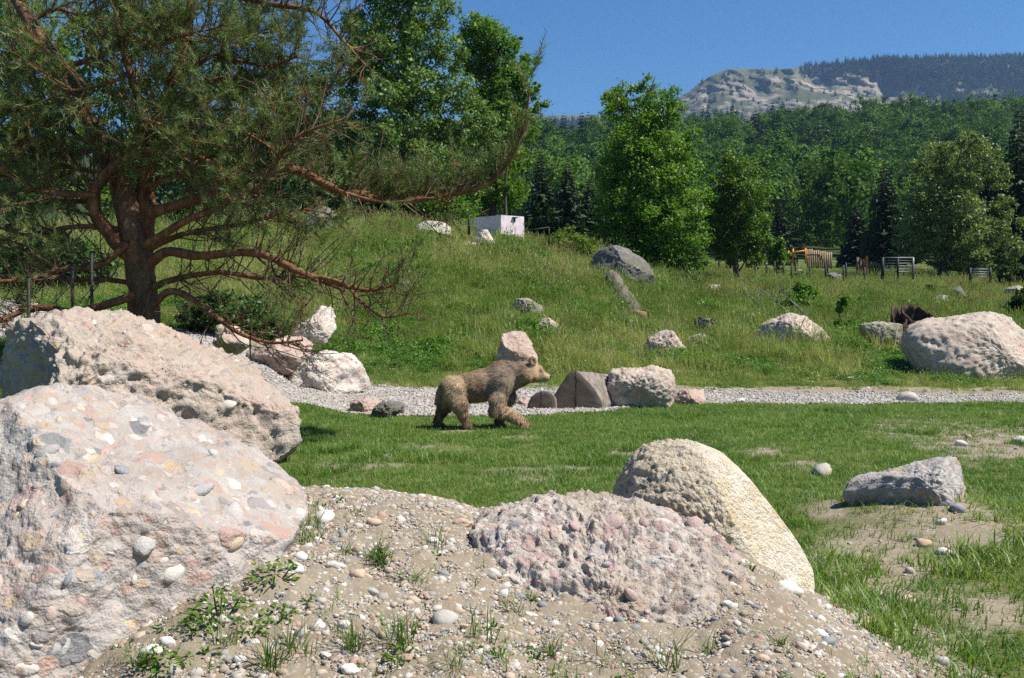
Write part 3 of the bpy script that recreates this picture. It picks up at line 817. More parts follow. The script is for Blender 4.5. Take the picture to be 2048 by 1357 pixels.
ROCKS = [
 ('long low grey slab of stone half buried in soil at the right', [(1688, 990), (1705, 968), (1760, 952), (1815, 944), (1850, 931), (1890, 919), (1955, 911), (1964, 940), (1963, 992), (1920, 1012), (1720, 1008)], 'rock_purple', dict(Y=7.7, depth=0.3, res=30, seed=51, amp=0.03, fine=0.018, nfac=6, boxy=0.65)),
 ('rounded white boulder at the left end of the gravel path', [(555, 760), (563, 740), (578, 722), (612, 708), (650, 704), (700, 708), (716, 725), (736, 750), (748, 775), (700, 785), (570, 785)], 'rock_white', dict(depth=0.6, res=26, seed=53, shear=0.2)),
 ('reddish brown boulder wedged behind the white boulder', [(495, 700), (560, 680), (600, 668), (618, 684), (624, 712), (600, 745), (530, 755), (500, 740)], 'rock_red', dict(Y=19.6, depth=0.6, res=22, seed=54)),
 ('pale wedge shaped rock tilted up under the pine bough', [(588, 668), (596, 652), (622, 640), (645, 613), (668, 612), (676, 655), (650, 682), (600, 682)], 'rock_white', dict(Y=21.5, depth=0.5, res=20, seed=55)),
 ('small pale stone peeping over the biggest tan boulder', [(420, 690), (428, 656), (450, 648), (472, 655), (500, 690), (470, 705)], 'rock_path', dict(Y=15.5, depth=0.3, res=12, seed=56)),
 ('upright boulder with a yellow streak right behind the bear', [(990, 745), (993, 725), (999, 692), (1005, 670), (1030, 659), (1050, 665), (1065, 690), (1073, 715), (1076, 745), (1040, 755)], 'rock_red', dict(depth=0.4, res=22, seed=57, planes=[((0.55, -0.8, 0.2), P(1035, 700, 21.6))])),
 ('small triangular white boulder in the meadow above the bear', [(1067, 668), (1073, 652), (1085, 638), (1100, 637), (1122, 656), (1122, 672)], 'rock_path', dict(depth=0.35, res=16, seed=58)),
 ('angular pale boulder in the meadow left of the grey stump', [(1286, 700), (1290, 690), (1300, 675), (1325, 662), (1345, 662), (1355, 678), (1378, 697), (1376, 712), (1300, 710)], 'rock_path', dict(depth=0.5, res=20, seed=59, planes=[((-0.3, -0.9, -0.1), P(1315, 690, 23.2))])),
 ('flat pale stone lying at the foot of the grey stump', [(1368, 688), (1375, 676), (1395, 669), (1424, 672), (1430, 690)], 'rock_path', dict(depth=0.3, res=12, seed=60)),
 ('pyramid shaped pinkish boulder in front of the fallen branches', [(1500, 682), (1512, 665), (1530, 650), (1560, 633), (1583, 626), (1610, 636), (1640, 656), (1655, 674), (1655, 695), (1510, 692)], 'rock_path', dict(depth=0.8, res=26, seed=61, shear=0.3)),
 ('low mottled rock left of the hollow stump', [(1698, 690), (1700, 662), (1716, 650), (1760, 646), (1795, 648), (1806, 668), (1800, 692)], 'rock_moss', dict(depth=0.5, res=18, seed=62)),
 ('large sunlit tan boulder at the right edge of the photo', [(1812, 692), (1818, 665), (1838, 648), (1880, 638), (1930, 632), (1972, 626), (2012, 630), (2060, 655), (2130, 700), (2150, 800), (2010, 800), (1930, 790), (1860, 765), (1822, 730)], 'rock_path', dict(Y=23.6, depth=0.95, res=34, seed=63, shear=0.4, pits=0.10, nfac=2, fine=0.05)),
 ('squared boulder with a flat shaded underside by the split log', [(1196, 808), (1203, 790), (1212, 765), (1225, 745), (1250, 737), (1310, 735), (1340, 741), (1353, 770), (1347, 798), (1335, 815), (1210, 822)], 'rock_path', dict(Y=17.3, depth=0.5, res=26, seed=64, nfac=0, planes=[((-0.1, -0.92, -0.38), P(1265, 788, 16.86)), ((0, -0.25, 0.95), P(1280, 742, 17.1))])),
 ('flat pinkish slab on the gravel right of the squared boulder', [(1335, 803), (1345, 790), (1365, 781), (1400, 779), (1414, 790), (1405, 806), (1350, 810)], 'rock_red', dict(depth=0.4, res=14, seed=65)),
 ('dark grey stone on the gravel left of the bear', [(742, 830), (750, 811), (780, 803), (805, 808), (812, 830), (770, 836)], 'rock_grey', dict(depth=0.3, res=14, seed=66)),
 ('pinkish flat stone beside the dark stone on the gravel', [(696, 826), (706, 803), (730, 797), (755, 800), (764, 815), (750, 828)], 'rock_red', dict(depth=0.3, res=14, seed=67)),
 ('pink stone between the bear and the small log', [(1022, 828), (1028, 802), (1050, 795), (1072, 802), (1074, 830)], 'rock_red', dict(Y=17.4, depth=0.3, res=12, seed=68)),
 ('big dark grey mossy boulder below the bright leafy tree', [(1180, 530), (1184, 512), (1200, 497), (1235, 492), (1260, 497), (1295, 525), (1308, 555), (1314, 590), (1270, 590), (1230, 570), (1190, 550)], 'rock_grey', dict(Y=39, depth=1.2, res=26, seed=69, planes=[((0.2, -0.9, -0.05), P(1255, 540, 38.2))])),
 ('dark grey boulder on the hilltop under the pine branches', [(598, 468), (602, 445), (615, 422), (640, 412), (675, 415), (692, 440), (690, 470)], 'rock_grey', dict(depth=0.8, res=18, seed=70)),
 ('wide cream boulder on the hilltop', [(828, 472), (834, 450), (855, 443), (880, 444), (902, 455), (904, 474)], 'rock_white', dict(depth=0.7, res=16, seed=71, pits=0.03)),
 ('cream rock against the foot of the white hut', [(936, 492), (942, 475), (952, 463), (975, 460), (992, 488), (985, 497)], 'rock_white', dict(depth=0.4, res=14, seed=72)),
 ('low cream rock in the grass below the white hut', [(902, 497), (910, 488), (932, 483), (962, 488), (970, 500)], 'rock_white', dict(depth=0.4, res=12, seed=73)),
 ('mottled grey rock set in the middle of the grassy slope', [(1024, 610), (1032, 598), (1055, 598), (1085, 612), (1088, 630), (1040, 628)], 'rock_moss', dict(depth=0.4, res=14, seed=74)),
 ('gnarled dark stone on the slope below the pine bough', [(796, 590), (800, 568), (815, 560), (828, 575), (830, 592)], 'rock_grey', dict(depth=0.3, res=12, seed=75)),
 ('mossy dark rock in the grass below the yellowish tree', [(1398, 592), (1406, 578), (1422, 569), (1446, 570), (1458, 590)], 'rock_moss', dict(depth=0.5, res=12, seed=76)),
 ('grey rock in the meadow in front of the black fence', [(1640, 574), (1652, 550), (1672, 543), (1688, 549), (1688, 574)], 'rock_grey', dict(depth=0.6, res=12, seed=77)),
 ('lichen grey rock ledge behind the hollow stump', [(1858, 618), (1866, 600), (1882, 591), (1905, 594), (1910, 618)], 'rock_moss', dict(depth=0.5, res=12, seed=78)),
 ('dark mossy rock just right of the rock ledge behind the stump', [(1898, 604), (1904, 580), (1920, 573), (1934, 596), (1932, 608)], 'rock_grey', dict(depth=0.5, res=12, seed=79)),
 ('rough mossy rock at the far right edge of the meadow', [(2004, 606), (2014, 578), (2042, 570), (2062, 606)], 'rock_moss', dict(depth=0.6, res=12, seed=80)),
 ('bigger of two small white stones near the black fence', [(1590, 550), (1596, 540), (1606, 537), (1612, 551)], 'rock_white', dict(depth=0.3, res=8, seed=81)),
 ('smaller of two small white stones near the black fence', [(1611, 549), (1615, 540), (1622, 539), (1625, 550)], 'rock_white', dict(depth=0.3, res=8, seed=82)),
 ('pale stone lying among the fallen branches', [(1490, 640), (1497, 630), (1510, 630), (1516, 643)], 'rock_white', dict(depth=0.3, res=8, seed=83)),
 ('small stone in the slope just below the ivy mound', [(1048, 520), (1052, 508), (1070, 506), (1080, 522)], 'rock_moss', dict(depth=0.4, res=10, seed=84)),
]
for lab, poly, mt, kw in ROCKS:
    d = dict(amp=0.09, sc=2.6, fine=0.03, bury=0.05)
    d.update(kw)
    small = max(a for a, b in poly) - min(a for a, b in poly)
    if small < 100: d['amp'] = min(d['amp'], 0.06)
    boulder('boulder' if small > 60 else 'rock', lab, poly, M[mt], cat='boulder' if small > 60 else 'rock', **d)

# loose stones one can pick out
LOOSE = [(688, 1247, 13, 0, 'round white stone on the dirt mound, the whitest near the bottom'), (743, 1181, 14, 1, 'smooth pale green grey oval stone on the dirt mound'),
 (640, 1250, 12, 0, 'cream stone on the mound just left of the round white stone'), (305, 1298, 22, 0, 'flat pale oval stone among weeds at the bottom left'),
 (592, 1138, 18, 0, 'pale egg shaped stone at the foot of the pebbly boulder'), (445, 1238, 13, 1, 'pinkish grey stone beside the pebbly boulder base'),
 (335, 1280, 16, 0, 'white stone tucked under the edge of the pebbly boulder'), (715, 1145, 17, 2, 'orange tan flat stone in the middle of the mound'),
 (748, 1043, 15, 2, 'orange stone near the crest of the dirt mound'), (922, 1042, 19, 2, 'dusky pink stone at the dip in the mound crest'),
 (890, 1232, 26, 1, 'grey brown wedge stone sticking out of the mound'), (602, 1110, 15, 0, 'white jagged stone high on the left of the mound'),
 (668, 1128, 14, 0, 'small white slab near the centre left of the mound'), (887, 1146, 12, 3, 'blue grey oval pebble on the bare earth of the mound'),
 (865, 1080, 12, 0, 'small white stone below the mound crest'), (1065, 1292, 10, 0, 'white pebble at the foot of the pink slab'),
 (925, 1250, 11, 2, 'yellow tan pebble left of the pink slab foot'), (700, 1335, 18, 0, 'pale pink stone at the bottom edge of the photo'),
 (648, 1030, 22, 0, 'large whitish rock stuck in the earth beside the pebbly boulder'), (1848, 1085, 15, 2, 'tan rounded stone in the grass at the right'),
 (1887, 1101, 14, 0, 'white flat stone in the grass right of the tan one'), (1645, 939, 20, 1, 'flat grey stone on the lawn right of the ochre boulder'),
 (1810, 1198, 22, 2, 'upright cream stone in the grass, front right'), (1775, 1196, 16, 3, 'grey flat stone leaning beside the upright cream stone'),
 (1655, 1281, 18, 3, 'dark slate grey slab at the right foot of the mound'), (1640, 1264, 13, 0, 'white stone touching the dark slate slab'),
 (1525, 1315, 15, 2, 'pinkish tan pebble at the bottom right of the mound'), (1455, 1205, 12, 0, 'white chip of stone beneath the ochre boulder'),
 (1578, 1170, 26, 0, 'crumbling white rock below the tip of the ochre boulder'), (1880, 1320, 18, 1, 'pale stone half in soil at the bottom right'),
 (1915, 1015, 14, 3, 'flat grey stone below the long low grey slab'), (775, 911, 10, 1, 'grey stone lying alone on the lawn'),
 (1920, 886, 12, 0, 'pale stone on the bare soil at the right'), (2040, 880, 14, 0, 'pale stone at the right border of the bare soil'),
 (1480, 800, 10, 0, 'pale cobble at the edge of the gravel right of the slab'), (1815, 793, 22, 1, 'grey heap stone on the far right gravel'), (1700, 757, 8, 0, 'white stone in the herbs above the gravel'), (1555, 730, 8, 0, 'small white stone in the grass below the pyramid boulder')]
for a, nm in enumerate(('stone white', 'stone grey green', 'stone tan', 'stone slate')):
    cols = [((0.58, 0.54, 0.48), (0.66, 0.63, 0.58)), ((0.36, 0.34, 0.30), (0.46, 0.44, 0.40)), ((0.46, 0.32, 0.22), (0.54, 0.42, 0.31)), ((0.19, 0.2, 0.22), (0.29, 0.3, 0.31))][a]
    M['loose%d' % a] = rock_mat(nm, cols[0], cols[1], s1=3, p1=0.0, s2=6, p2=0.1, fine=9, bump=0.35)
rng = np.random.default_rng(77)
for k, (px, py, r, kind, lab) in enumerate(LOOSE):
    g = hit(px, py + r * 0.5, 2.4)
    s = r * g[1] / FPX
    V, t, q = lowpoly_stone(300 + k, 0.62, 14, 9)
    V = V + unit(V) * (0.07 * fbm(V * 2.5 + k, k, 3))[:, None]
    me = mesh_of('stone', V * s * 1.05, t, q, [M['loose%d' % kind]], None, True)
    o = link('stone', me, None, (g[0], g[1], float(surf_z(g[0], g[1])) + s * 0.22))
    o.rotation_euler = (rng.normal(0, .25), rng.normal(0, .25), rng.uniform(-0.5, 0.5))
    tag(o, lab, 'stone')

# pebbles of the mound: the largest are parts of it, the rest is uncountable
PEB = [stone_mesh('pebble', 100 + k, M['pebble'], 0.62, 8, 5) if k % 2 else stone_mesh('pebble', 100 + k, M['pebble'], 0.7, 6, 4, False) for k in range(10)]
rng = np.random.default_rng(5)
px = rng.uniform(-20, 1800, 30000); py = rng.uniform(985, 1400, 30000)
u, v = (px - CX) / FPX, (CY - py) / FPX
X = rng.uniform(-2.0, 2.5, 33000); Yp = rng.uniform(2.7, 5.3, 33000)
Zm, Zg = mound_z(X, Yp), ground_z(X, Yp)
ok = Zm > Zg - 0.01
X, Yp, Z = X[ok], Yp[ok], Zm[ok]
a, b = proj(np.stack([X, Yp, Z], -1))
ok = (a > -30) & (a < 1850) & (b < 1420) & (n2(X, Yp, 1.7, 71) + rng.uniform(-0.35, 0.35, len(X)) > -0.3)
X, Yp, Z = X[ok], Yp[ok], Z[ok]
size = 0.0048 * np.exp(np.abs(rng.normal(0, 0.66, len(X))))
size = np.minimum(size, 0.025)
order = np.argsort(-size)
for k in order[:285]:
    c = bpy.data.objects.new('pebble', PEB[rng.integers(10)])
    C.objects.link(c); c.parent = dirt_mound
    c.location = (X[k], Yp[k], Z[k] + size[k] * 0.02)
    c.rotation_euler = (rng.normal(0, .3), rng.normal(0, .3), rng.uniform(0, 6.28))
    c.scale = (size[k],) * 3
r_ = order[285:]
pb = scatter('small_pebbles', np.stack([X, Yp, Z - size * 0.05], -1)[r_], eul_z(len(r_), rng, 0.3), size[r_], rng.integers(0, 10, len(r_)), rng.random(len(r_)), PEB, None, dirt_mound)
# grit between the pebbles
n = 75000
X = rng.uniform(-2.0, 2.5, n); Yp = rng.uniform(2.7, 5.3, n)
Z = mound_z(X, Yp); ok = (Z > ground_z(X, Yp))
sz = rng.uniform(0.0022, 0.0065, n)
scatter('grit', np.stack([X, Yp, Z + 0.001], -1)[ok], eul_z(int(ok.sum()), rng, 0.5), sz[ok], rng.integers(0, 10, int(ok.sum())), rng.random(int(ok.sum())), PEB, None, dirt_mound)
# gravel of the path
GRV = [stone_mesh('gravel_stone', 120 + k, M['gravel'], 0.7, 6, 4, False) for k in range(6)]
n = 60000
X = rng.uniform(-12, 13, n); Yp = rng.uniform(15, 22, n)
ok = gravel_mask(X, Yp) > -0.12
X, Yp = X[ok], Yp[ok]
sz = np.exp(rng.normal(-3.85, 0.35, len(X)))
scatter('gravel_stones', np.stack([X, Yp, ground_z(X, Yp) + 0.022], -1), eul_z(len(X), rng, 0.5), sz, rng.integers(0, 6, len(X)), rng.random(len(X)), GRV, None, gravel_path)
# stones strewn over the bare soil of the lawn and the strip behind the gravel
n = 50000
X = rng.uniform(-9, 13, n); Yp = rng.uniform(4.5, 22.5, n)
gr = green_amount(X, Yp)
ok = (gr + rng.uniform(-0.1, 0.9, n) < 0.42) & (gravel_mask(X, Yp) < 0) & (rng.random(n) < 0.35)
X, Yp = X[ok], Yp[ok]
sz = np.minimum(0.010 * np.exp(np.abs(rng.normal(0, 0.65, len(X)))), 0.06)
scatter('strewn_stones', np.stack([X, Yp, surf_z(X, Yp) + sz * 0.1], -1), eul_z(len(X), rng, 0.3), sz, rng.integers(0, 10, len(X)), rng.random(len(X)), PEB, None, ground)

# ------------------------------------------------------------------ logs, stumps, fallen branches
def log_prism(name, label, prof, Y, vec, seed, cat='log', n=14):
    """a log lying on the ground: traced cut face at distance Y, bark body running along vec"""
    prof = np.array(prof, float)
    w = np.array([P(a, b, Y) for a, b in prof])
    c = w.mean(0)
    th = thing(name, (c[0], c[1], w[:, 2].min()), label, cat)
    ring = smooth_path(np.vstack([w, w[:1]]), 49)[:-1]
    ring = c + (ring - c) * (1 + 0.03 * vnoise(ring * 8, seed))[:, None]
    vec = np.array(vec, float)
    # the cut face leans a little towards the sun side
    rows = []
    for k in range(n):
        f = k / (n - 1)
        r = c + (ring - c) * (1.0 - 0.05 * f) + vec * f
        r = r + unit(r - (c + vec * f)) * (0.018 * fbm(np.stack([ring[:, 0] * 18, ring[:, 2] * 18, np.full(48, f * 3.0)], -1), seed, 3))[:, None] * min(1, f * 6)
        rows.append(r)
    V = np.vstack(rows)
    i, j = np.meshgrid(np.arange(n - 1), np.arange(48), indexing='ij')
    q = np.stack([i * 48 + j, (i + 1) * 48 + j, (i + 1) * 48 + (j + 1) % 48, i * 48 + (j + 1) % 48], -1).reshape(-1, 4)
    mb = MB(); mb.add(V, None, q, 0.1)
    mb.add(np.vstack([rows[-1], rows[-1].mean(0)]), [[a, (a + 1) % 48, 48] for a in range(48)], None, 0.1)
    mb.build('bark', M['dead'], th, True)
    rings = [c + (ring - c) * s + np.array([0, -1, 0]) * (0.012 * (s < 0.999)) for s in (1.0, 0.97, 0.7, 0.4, 0.15)]
    for a in range(1, 5): rings[a] = rings[a] + np.array([0, 1, 0]) * (0.012 * fbm(rings[a] * 9, seed + 2, 3))[:, None]
    V = np.vstack(rings + [c[None] - [[0, 0.012, 0]]])
    i, j = np.meshgrid(np.arange(4), np.arange(48), indexing='ij')
    q = np.stack([i * 48 + j, (i + 1) * 48 + j, (i + 1) * 48 + (j + 1) % 48, i * 48 + (j + 1) % 48], -1).reshape(-1, 4)
    me = mesh_of('cut_face', V - c, [[192 + a, 240, 192 + (a + 1) % 48] for a in range(48)], q, [M['cut']], None, True)
    link('cut_face', me, th, c - np.array(th.location))
    return th
log_prism('split_log', 'big split log with a dark pointed sawn end facing forward', [(1104, 826), (1106, 800), (1118, 775), (1130, 756), (1146, 741), (1165, 752), (1184, 772), (1200, 797), (1202, 815), (1188, 826), (1150, 831), (1120, 831)], 16.6, (0.75, 1.15, -0.12), 4)
log_prism('log', 'small dark sawn log end leaning against the big split log', [(1053, 832), (1056, 808), (1066, 791), (1082, 783), (1098, 785), (1110, 800), (1108, 832), (1080, 834)], 16.55, (0.55, 0.8, -0.1), 5)
log_prism('log', 'dark log lying half hidden behind the rump of the bear', [(868, 812), (872, 785), (882, 768), (896, 766), (906, 780), (905, 812)], 17.2, (0.5, 0.5, 0.0), 6)
def stump(name, label, path, rads, mat, seed, cat, sides=18, rough=0.25, extra=None, twist=0):
    b = np.array(path[0])
    th = thing(name, b, label, cat)
    mb = MB()
    pts = smooth_path(path, 22)
    rr = np.interp(np.linspace(0, 1, 22), np.linspace(0, 1, len(rads)), rads)
    mb.tube(pts, rr, sides, 0.0, True, rough, seed)
    mb.build('wood', M[mat], th, True)
    if extra: extra(th)
    return th
g = hit(1278, 640); g2 = P(1226, 560, g[1] + 4.0)
def _lx(th):
    MB().tube([P(1268, 630, g[1] - .05), P(1292, 632, g[1] - 0.25)], [0.16, 0.10], 10, 1.0, True, 0.2, 3).build('splintered_stub', M['dead'], th, True)
    MB().tube([g2, g2 + np.array([-0.10, 0.12, 0.28])], [0.24, 0.12], 10, 0.0, True, 0.3, 4).build('broken_tip', M['dead'], th, True)
stump('leaning_log', 'thick broken grey trunk piece leaning on the meadow slope', [P(1274, 646, g[1]), P(1254, 610, g[1] + 1.6), P(1238, 582, g[1] + 3.0), g2], [0.36, 0.31, 0.27, 0.30], 'old_log', 8, 'dead trunk', extra=_lx)
g = hit(1412, 672)
def _sx(th):
    MB().tube([P(1398, 668, g[1] - .12), P(1393, 650, g[1] - .1), P(1390, 637, g[1] - .1)], [0.07, 0.06, 0.03], 8, 0.0, True, 0.3, 5).build('bark_slab', M['rotten'], th, True)
stump('tree_stump', 'weathered grey upright stump beside the angular pale boulder', [P(1410, 676, g[1] + .1), P(1409, 655, g[1] + .1), P(1412, 638, g[1] + .12)], [0.26, 0.22, 0.23], 'dead', 9, 'stump', extra=_sx, rough=0.35)
g = hit(1840, 680)
sb = P(1830, 672, 29.5); sb[2] = float(ground_z(sb[0], sb[1])) + 0.05
th = thing('hollow_stump', sb, 'dark rotten hollow stump with jagged broken walls behind the tan boulder', 'stump')
def shell(name, cen, r0, r1, hts, seed, mat, t=0.07, flare=0.25):
    na, nh = 40, 9
    a_ = np.arange(na) * 2 * math.pi / na
    hh = np.interp(a_, np.linspace(0, 2 * math.pi, len(hts)), hts) * 1.05 * (1 + 0.08 * vnoise(np.stack([np.cos(a_) * 4, np.sin(a_) * 4, a_ * 0 + seed], -1), seed))
    rings = []
    for side in (0, 1):
        for k in (range(nh) if side == 0 else range(nh - 1, -1, -1)):
            f = k / (nh - 1)
            q = np.stack([np.cos(a_) * 2.5, np.sin(a_) * 2.5, a_ * 0 + f * 2.5 + seed], -1)
            rr = (r0 * (1 - f) + r1 * f + flare * (1 - f) ** 3 * 0.4) * (1 + 0.22 * fbm(q, seed, 4)) - t * side * (1 - 0.5 * f)
            rings.append(np.stack([cen[0] + rr * np.cos(a_), cen[1] + rr * np.sin(a_), cen[2] + hh * f + 0 * a_], -1))
    m = len(rings)
    i, j = np.meshgrid(np.arange(m - 1), np.arange(na), indexing='ij')
    q = np.stack([i * na + j, i * na + (j + 1) % na, (i + 1) * na + (j + 1) % na, (i + 1) * na + j], -1).reshape(-1, 4)
    mb = MB(); mb.add(np.vstack(rings), None, q, 0.0)
    mb.build(name, M[mat], th, True)
shell('hollow_trunk', sb + [0.10, 0.1, -0.1], 0.50, 0.42, [0.8, 0.9, 1.05, 1.0, 0.8, 0.6, 0.6, 0.7, 0.8], 3, 'rotten')
shell('broken_shell', sb + [-0.46, 0.0, -0.1], 0.27, 0.24, [0.65, 0.75, 0.95, 1.05, 0.8, 0.5, 0.5, 0.6, 0.65], 5, 'rotten')
MB().tube(smooth_path([sb + [0.40, 0.05, -0.1], sb + [0.62, 0.0, 0.25], sb + [0.55, 0.05, 0.5]], 10), np.linspace(0.2, 0.07, 10), 12, 0.0, True, 0.35, 23).build('root', M['dead'], th, True)
# fallen dead branches
g = hit(1560, 640)
th = thing('fallen_branch', P(1555, 655, g[1]), 'fallen bare grey branches lying behind the pyramid boulder', 'branch')
rng = np.random.default_rng(9)
for k, pts in enumerate([[(1575, 655), (1530, 637), (1480, 627), (1430, 620)], [(1560, 640), (1520, 615), (1495, 590), (1470, 594)], [(1640, 660), (1610, 625), (1580, 600), (1552, 585)], [(1625, 645), (1590, 610), (1570, 590), (1560, 575)], [(1600, 640), (1570, 620), (1545, 600), (1535, 598)], [(1550, 640), (1540, 620), (1520, 605), (1512, 590)]]):
    pp = smooth_path([P(a, b, g[1] + rng.uniform(-0.5, 0.5)) for a, b in pts], 12)
    mb = MB().tube(pp, np.linspace(0.035, 0.008, 12), 5, 0)
    for m in range(7):
        i = rng.integers(3, 11)
        d = unit(rng.normal(0, 1, 3) + [(-0.6 if k < 2 else -0.3), 0, 0.6]) * rng.uniform(0.3, 0.8)
        mb.tube(smooth_path([pp[i], pp[i] + d * 0.5 + [0, 0, 0.05], pp[i] + d], 5), np.linspace(0.014, 0.004, 5), 4, 0)
    mb.build('branch', M['dead'], th)

# ------------------------------------------------------------------ hut on the hill
g = hit(1002, 486)
c0 = P(1002, 486, g[1])
th = thing('white_hut', c0, 'small rough whitewashed block hut on top of the grassy hill', 'hut')
zt = float(zat(430.5, c0[1]))
a1 = unit(np.array([-0.72, 0.69, 0])); a2 = unit(np.array([0.80, 0.60, 0]))
L1, L2 = 1.55, 1.16
h = zt - c0[2] + 0.35
Mx = np.stack([a1, a2, [0, 0, 1]], 1)
def wall(mb, org, ax, ln, nrm, h, t=0.14):
    nx_, nz_ = 26, 22
    s, zz = np.meshgrid(np.linspace(0, ln, nx_), np.linspace(0, h, nz_))
    p = org + s[..., None] * ax + zz[..., None] * np.array([0, 0, 1.0])
    p = p + nrm * (0.022 * fbm(p * 5, 3, 4))[..., None]
    i, j = np.meshgrid(np.arange(nz_ - 1), np.arange(nx_ - 1), indexing='ij')
    q = np.stack([i * nx_ + j, i * nx_ + j + 1, (i + 1) * nx_ + j + 1, (i + 1) * nx_ + j], -1).reshape(-1, 4)
    mb.add(p.reshape(-1, 3), None, q)
    mb.add((p - nrm * t).reshape(-1, 3), None, q[:, ::-1])
b0 = c0 - np.array([0, 0, 0.35])
n1, n2_ = -a2, -a1
mb = MB(); wall(mb, b0, a1, L1, n1, h); mb.build('front_wall', M['white_wall'], th, True)
mb = MB(); wall(mb, b0, a2, L2, n2_, h); mb.build('side_wall', M['white_wall'], th, True)
mb = MB(); wall(mb, b0 + a2 * L2, a1, L1, -n1, h); mb.build('back_wall', M['white_wall'], th, True)
mb = MB(); wall(mb, b0 + a1 * L1, a2, L2, -n2_, h); mb.build('end_wall', M['white_wall'], th, True)
mb = MB(); mb.box(b0 + a1 * L1 / 2 + a2 * L2 / 2 + [0, 0, h - 0.07], (L1 / 2 - 0.03, L2 / 2 - 0.03, 0.045), 0, 0.5, Mx); mb.build('roof_slab', M['white_wall'], th)
mb = MB(); p = b0 + a2 * L2 * 0.55 + [0, 0, h - 0.07] - a1 * 0.06
mb.box(p, (0.05, 0.10, 0.02), 0, .5, Mx); mb.box(p - [0, 0, 0.09], (0.02, 0.02, 0.08), 0, .5, Mx); mb.build('bracket', M['post'], th)
p0, p1 = P(1047, 463, c0[1] + 0.9), P(1098, 455, c0[1] + 0.9)
t2 = thing('handrail', P(1095, 480, c0[1] + 0.9), 'dark metal rail beside the white hut', 'rail')
MB().tube([p0, p1], 0.03, 8).build('bar', M['post'], t2)
MB().tube([p1, p1 - [0, 0, 0.7]], 0.028, 8).build('post', M['post'], t2)
p0 = P(938, 470, c0[1] - 0.6); t2 = thing('fence_post', p0, 'thin black post left of the white hut', 'post')
MB().tube([p0, P(938, 430, c0[1] - 0.6)], 0.045, 8).build('shaft', M['post'], t2)

# ------------------------------------------------------------------ fences
def post_thing(px, py0, py1, Y, label, group=None, r=0.035):
    b = P(px, py0, Y); b[2] = min(b[2], float(ground_z(b[0], b[1]))) - 0.05
    t = thing('fence_post', b, label, 'post', group)
    top = P(px, py1, Y)
    MB().tube([b, top], r, 6).build('shaft', M['post'], t)
    MB().box(top + [0, 0, 0.01], (r * 0.95, r * 0.95, 0.012)).build('cap', M['post'], t)
for px, a, b, Y, lab in ((145, 620, 540, 12.6, 'black steel post behind the tan boulder, left of its taller twin'), (183, 620, 505, 12.5, 'tallest black steel post behind the tan boulder, left of the pine trunk'), (57, 650, 555, 12.3, 'black steel post furthest left behind the tan boulder'), (556, 470, 400, 40, 'dark post on the hilltop left of the dark grey boulder')):
    post_thing(px, a, b, Y, lab, None, 0.02 if Y < 20 else 0.05)
FL = [(1404, 555, 60), (1438, 556, 60), (1510, 553, 62), (1533, 550, 62), (1549, 548, 62), (1567, 548, 61), (1583, 544, 60), (1591, 543, 66), (1619, 544, 60), (1651, 543, 60), (1655, 541, 66), (1687, 546, 58), (1692, 540, 64), (1729, 552, 57)]
FE = thing('wire_fence', P(1560, 548, 61), 'long black wire fence with steel posts across the back of the meadow', 'fence')
tops = []
for px, py, Y in FL:
    b = P(px, py, Y); b[2] = float(ground_z(b[0], b[1])) - 0.1
    top = b + [0, 0, 1.35]
    tops.append(top)
    MB().tube([b, top], 0.055, 6).build('post', M['post'], FE)
for hz in (0.0, -0.45, -0.9):
    mb = MB()
    for k in range(len(tops) - 1):
        mb.tube([tops[k] + [0, 0, hz - .03], tops[k + 1] + [0, 0, hz - .03]], 0.008, 3)
    mb.build('wire', M['post'], FE)
# field gate
Yg = 57.0
G0, G1 = P(1765, 552, Yg), P(1826, 552, Yg)
zt = float(zat(516, Yg))
GT = thing('field_gate', (G0 + G1) / 2, 'grey tubular field gate with horizontal bars between dark posts', 'gate')
for p in (G0, G1, (G0 + G1) / 2):
    MB().tube([[p[0], p[1], p[2] - .2], [p[0], p[1], zt + 0.02]], 0.06 if p is not G0 else 0.09, 8).build('post', M['post'] if p is not G1 else M['steel'], GT)
for k in range(6):
    z = zt - k * (zt - G0[2]) / 6.5
    MB().tube([[G0[0], Yg, z], [G1[0], Yg, z]], 0.04 if k == 0 else 0.024, 6).build('bar', M['steel'], GT)
H0, H1 = P(1940, 560, 58), P(1980, 560, 58)
GT2 = thing('field_gate', (H0 + H1) / 2, 'smaller grey gate under the pale leafy tree at the right', 'gate')
for p in (H0, H1): MB().tube([[p[0], p[1], p[2] - .2], [p[0], p[1], float(zat(536, 58))]], 0.08, 8).build('post', M['post'], GT2)
for k in range(4): MB().tube([[H0[0], 58, float(zat(539 + 5 * k, 58))], [H1[0], 58, float(zat(539 + 5 * k, 58))]], 0.035, 6).build('bar', M['steel'], GT2)
MB().tube([[H0[0], 58, float(zat(558, 58))], [H1[0], 58, float(zat(541, 58))]], 0.03, 6).build('brace', M['steel'], GT2)
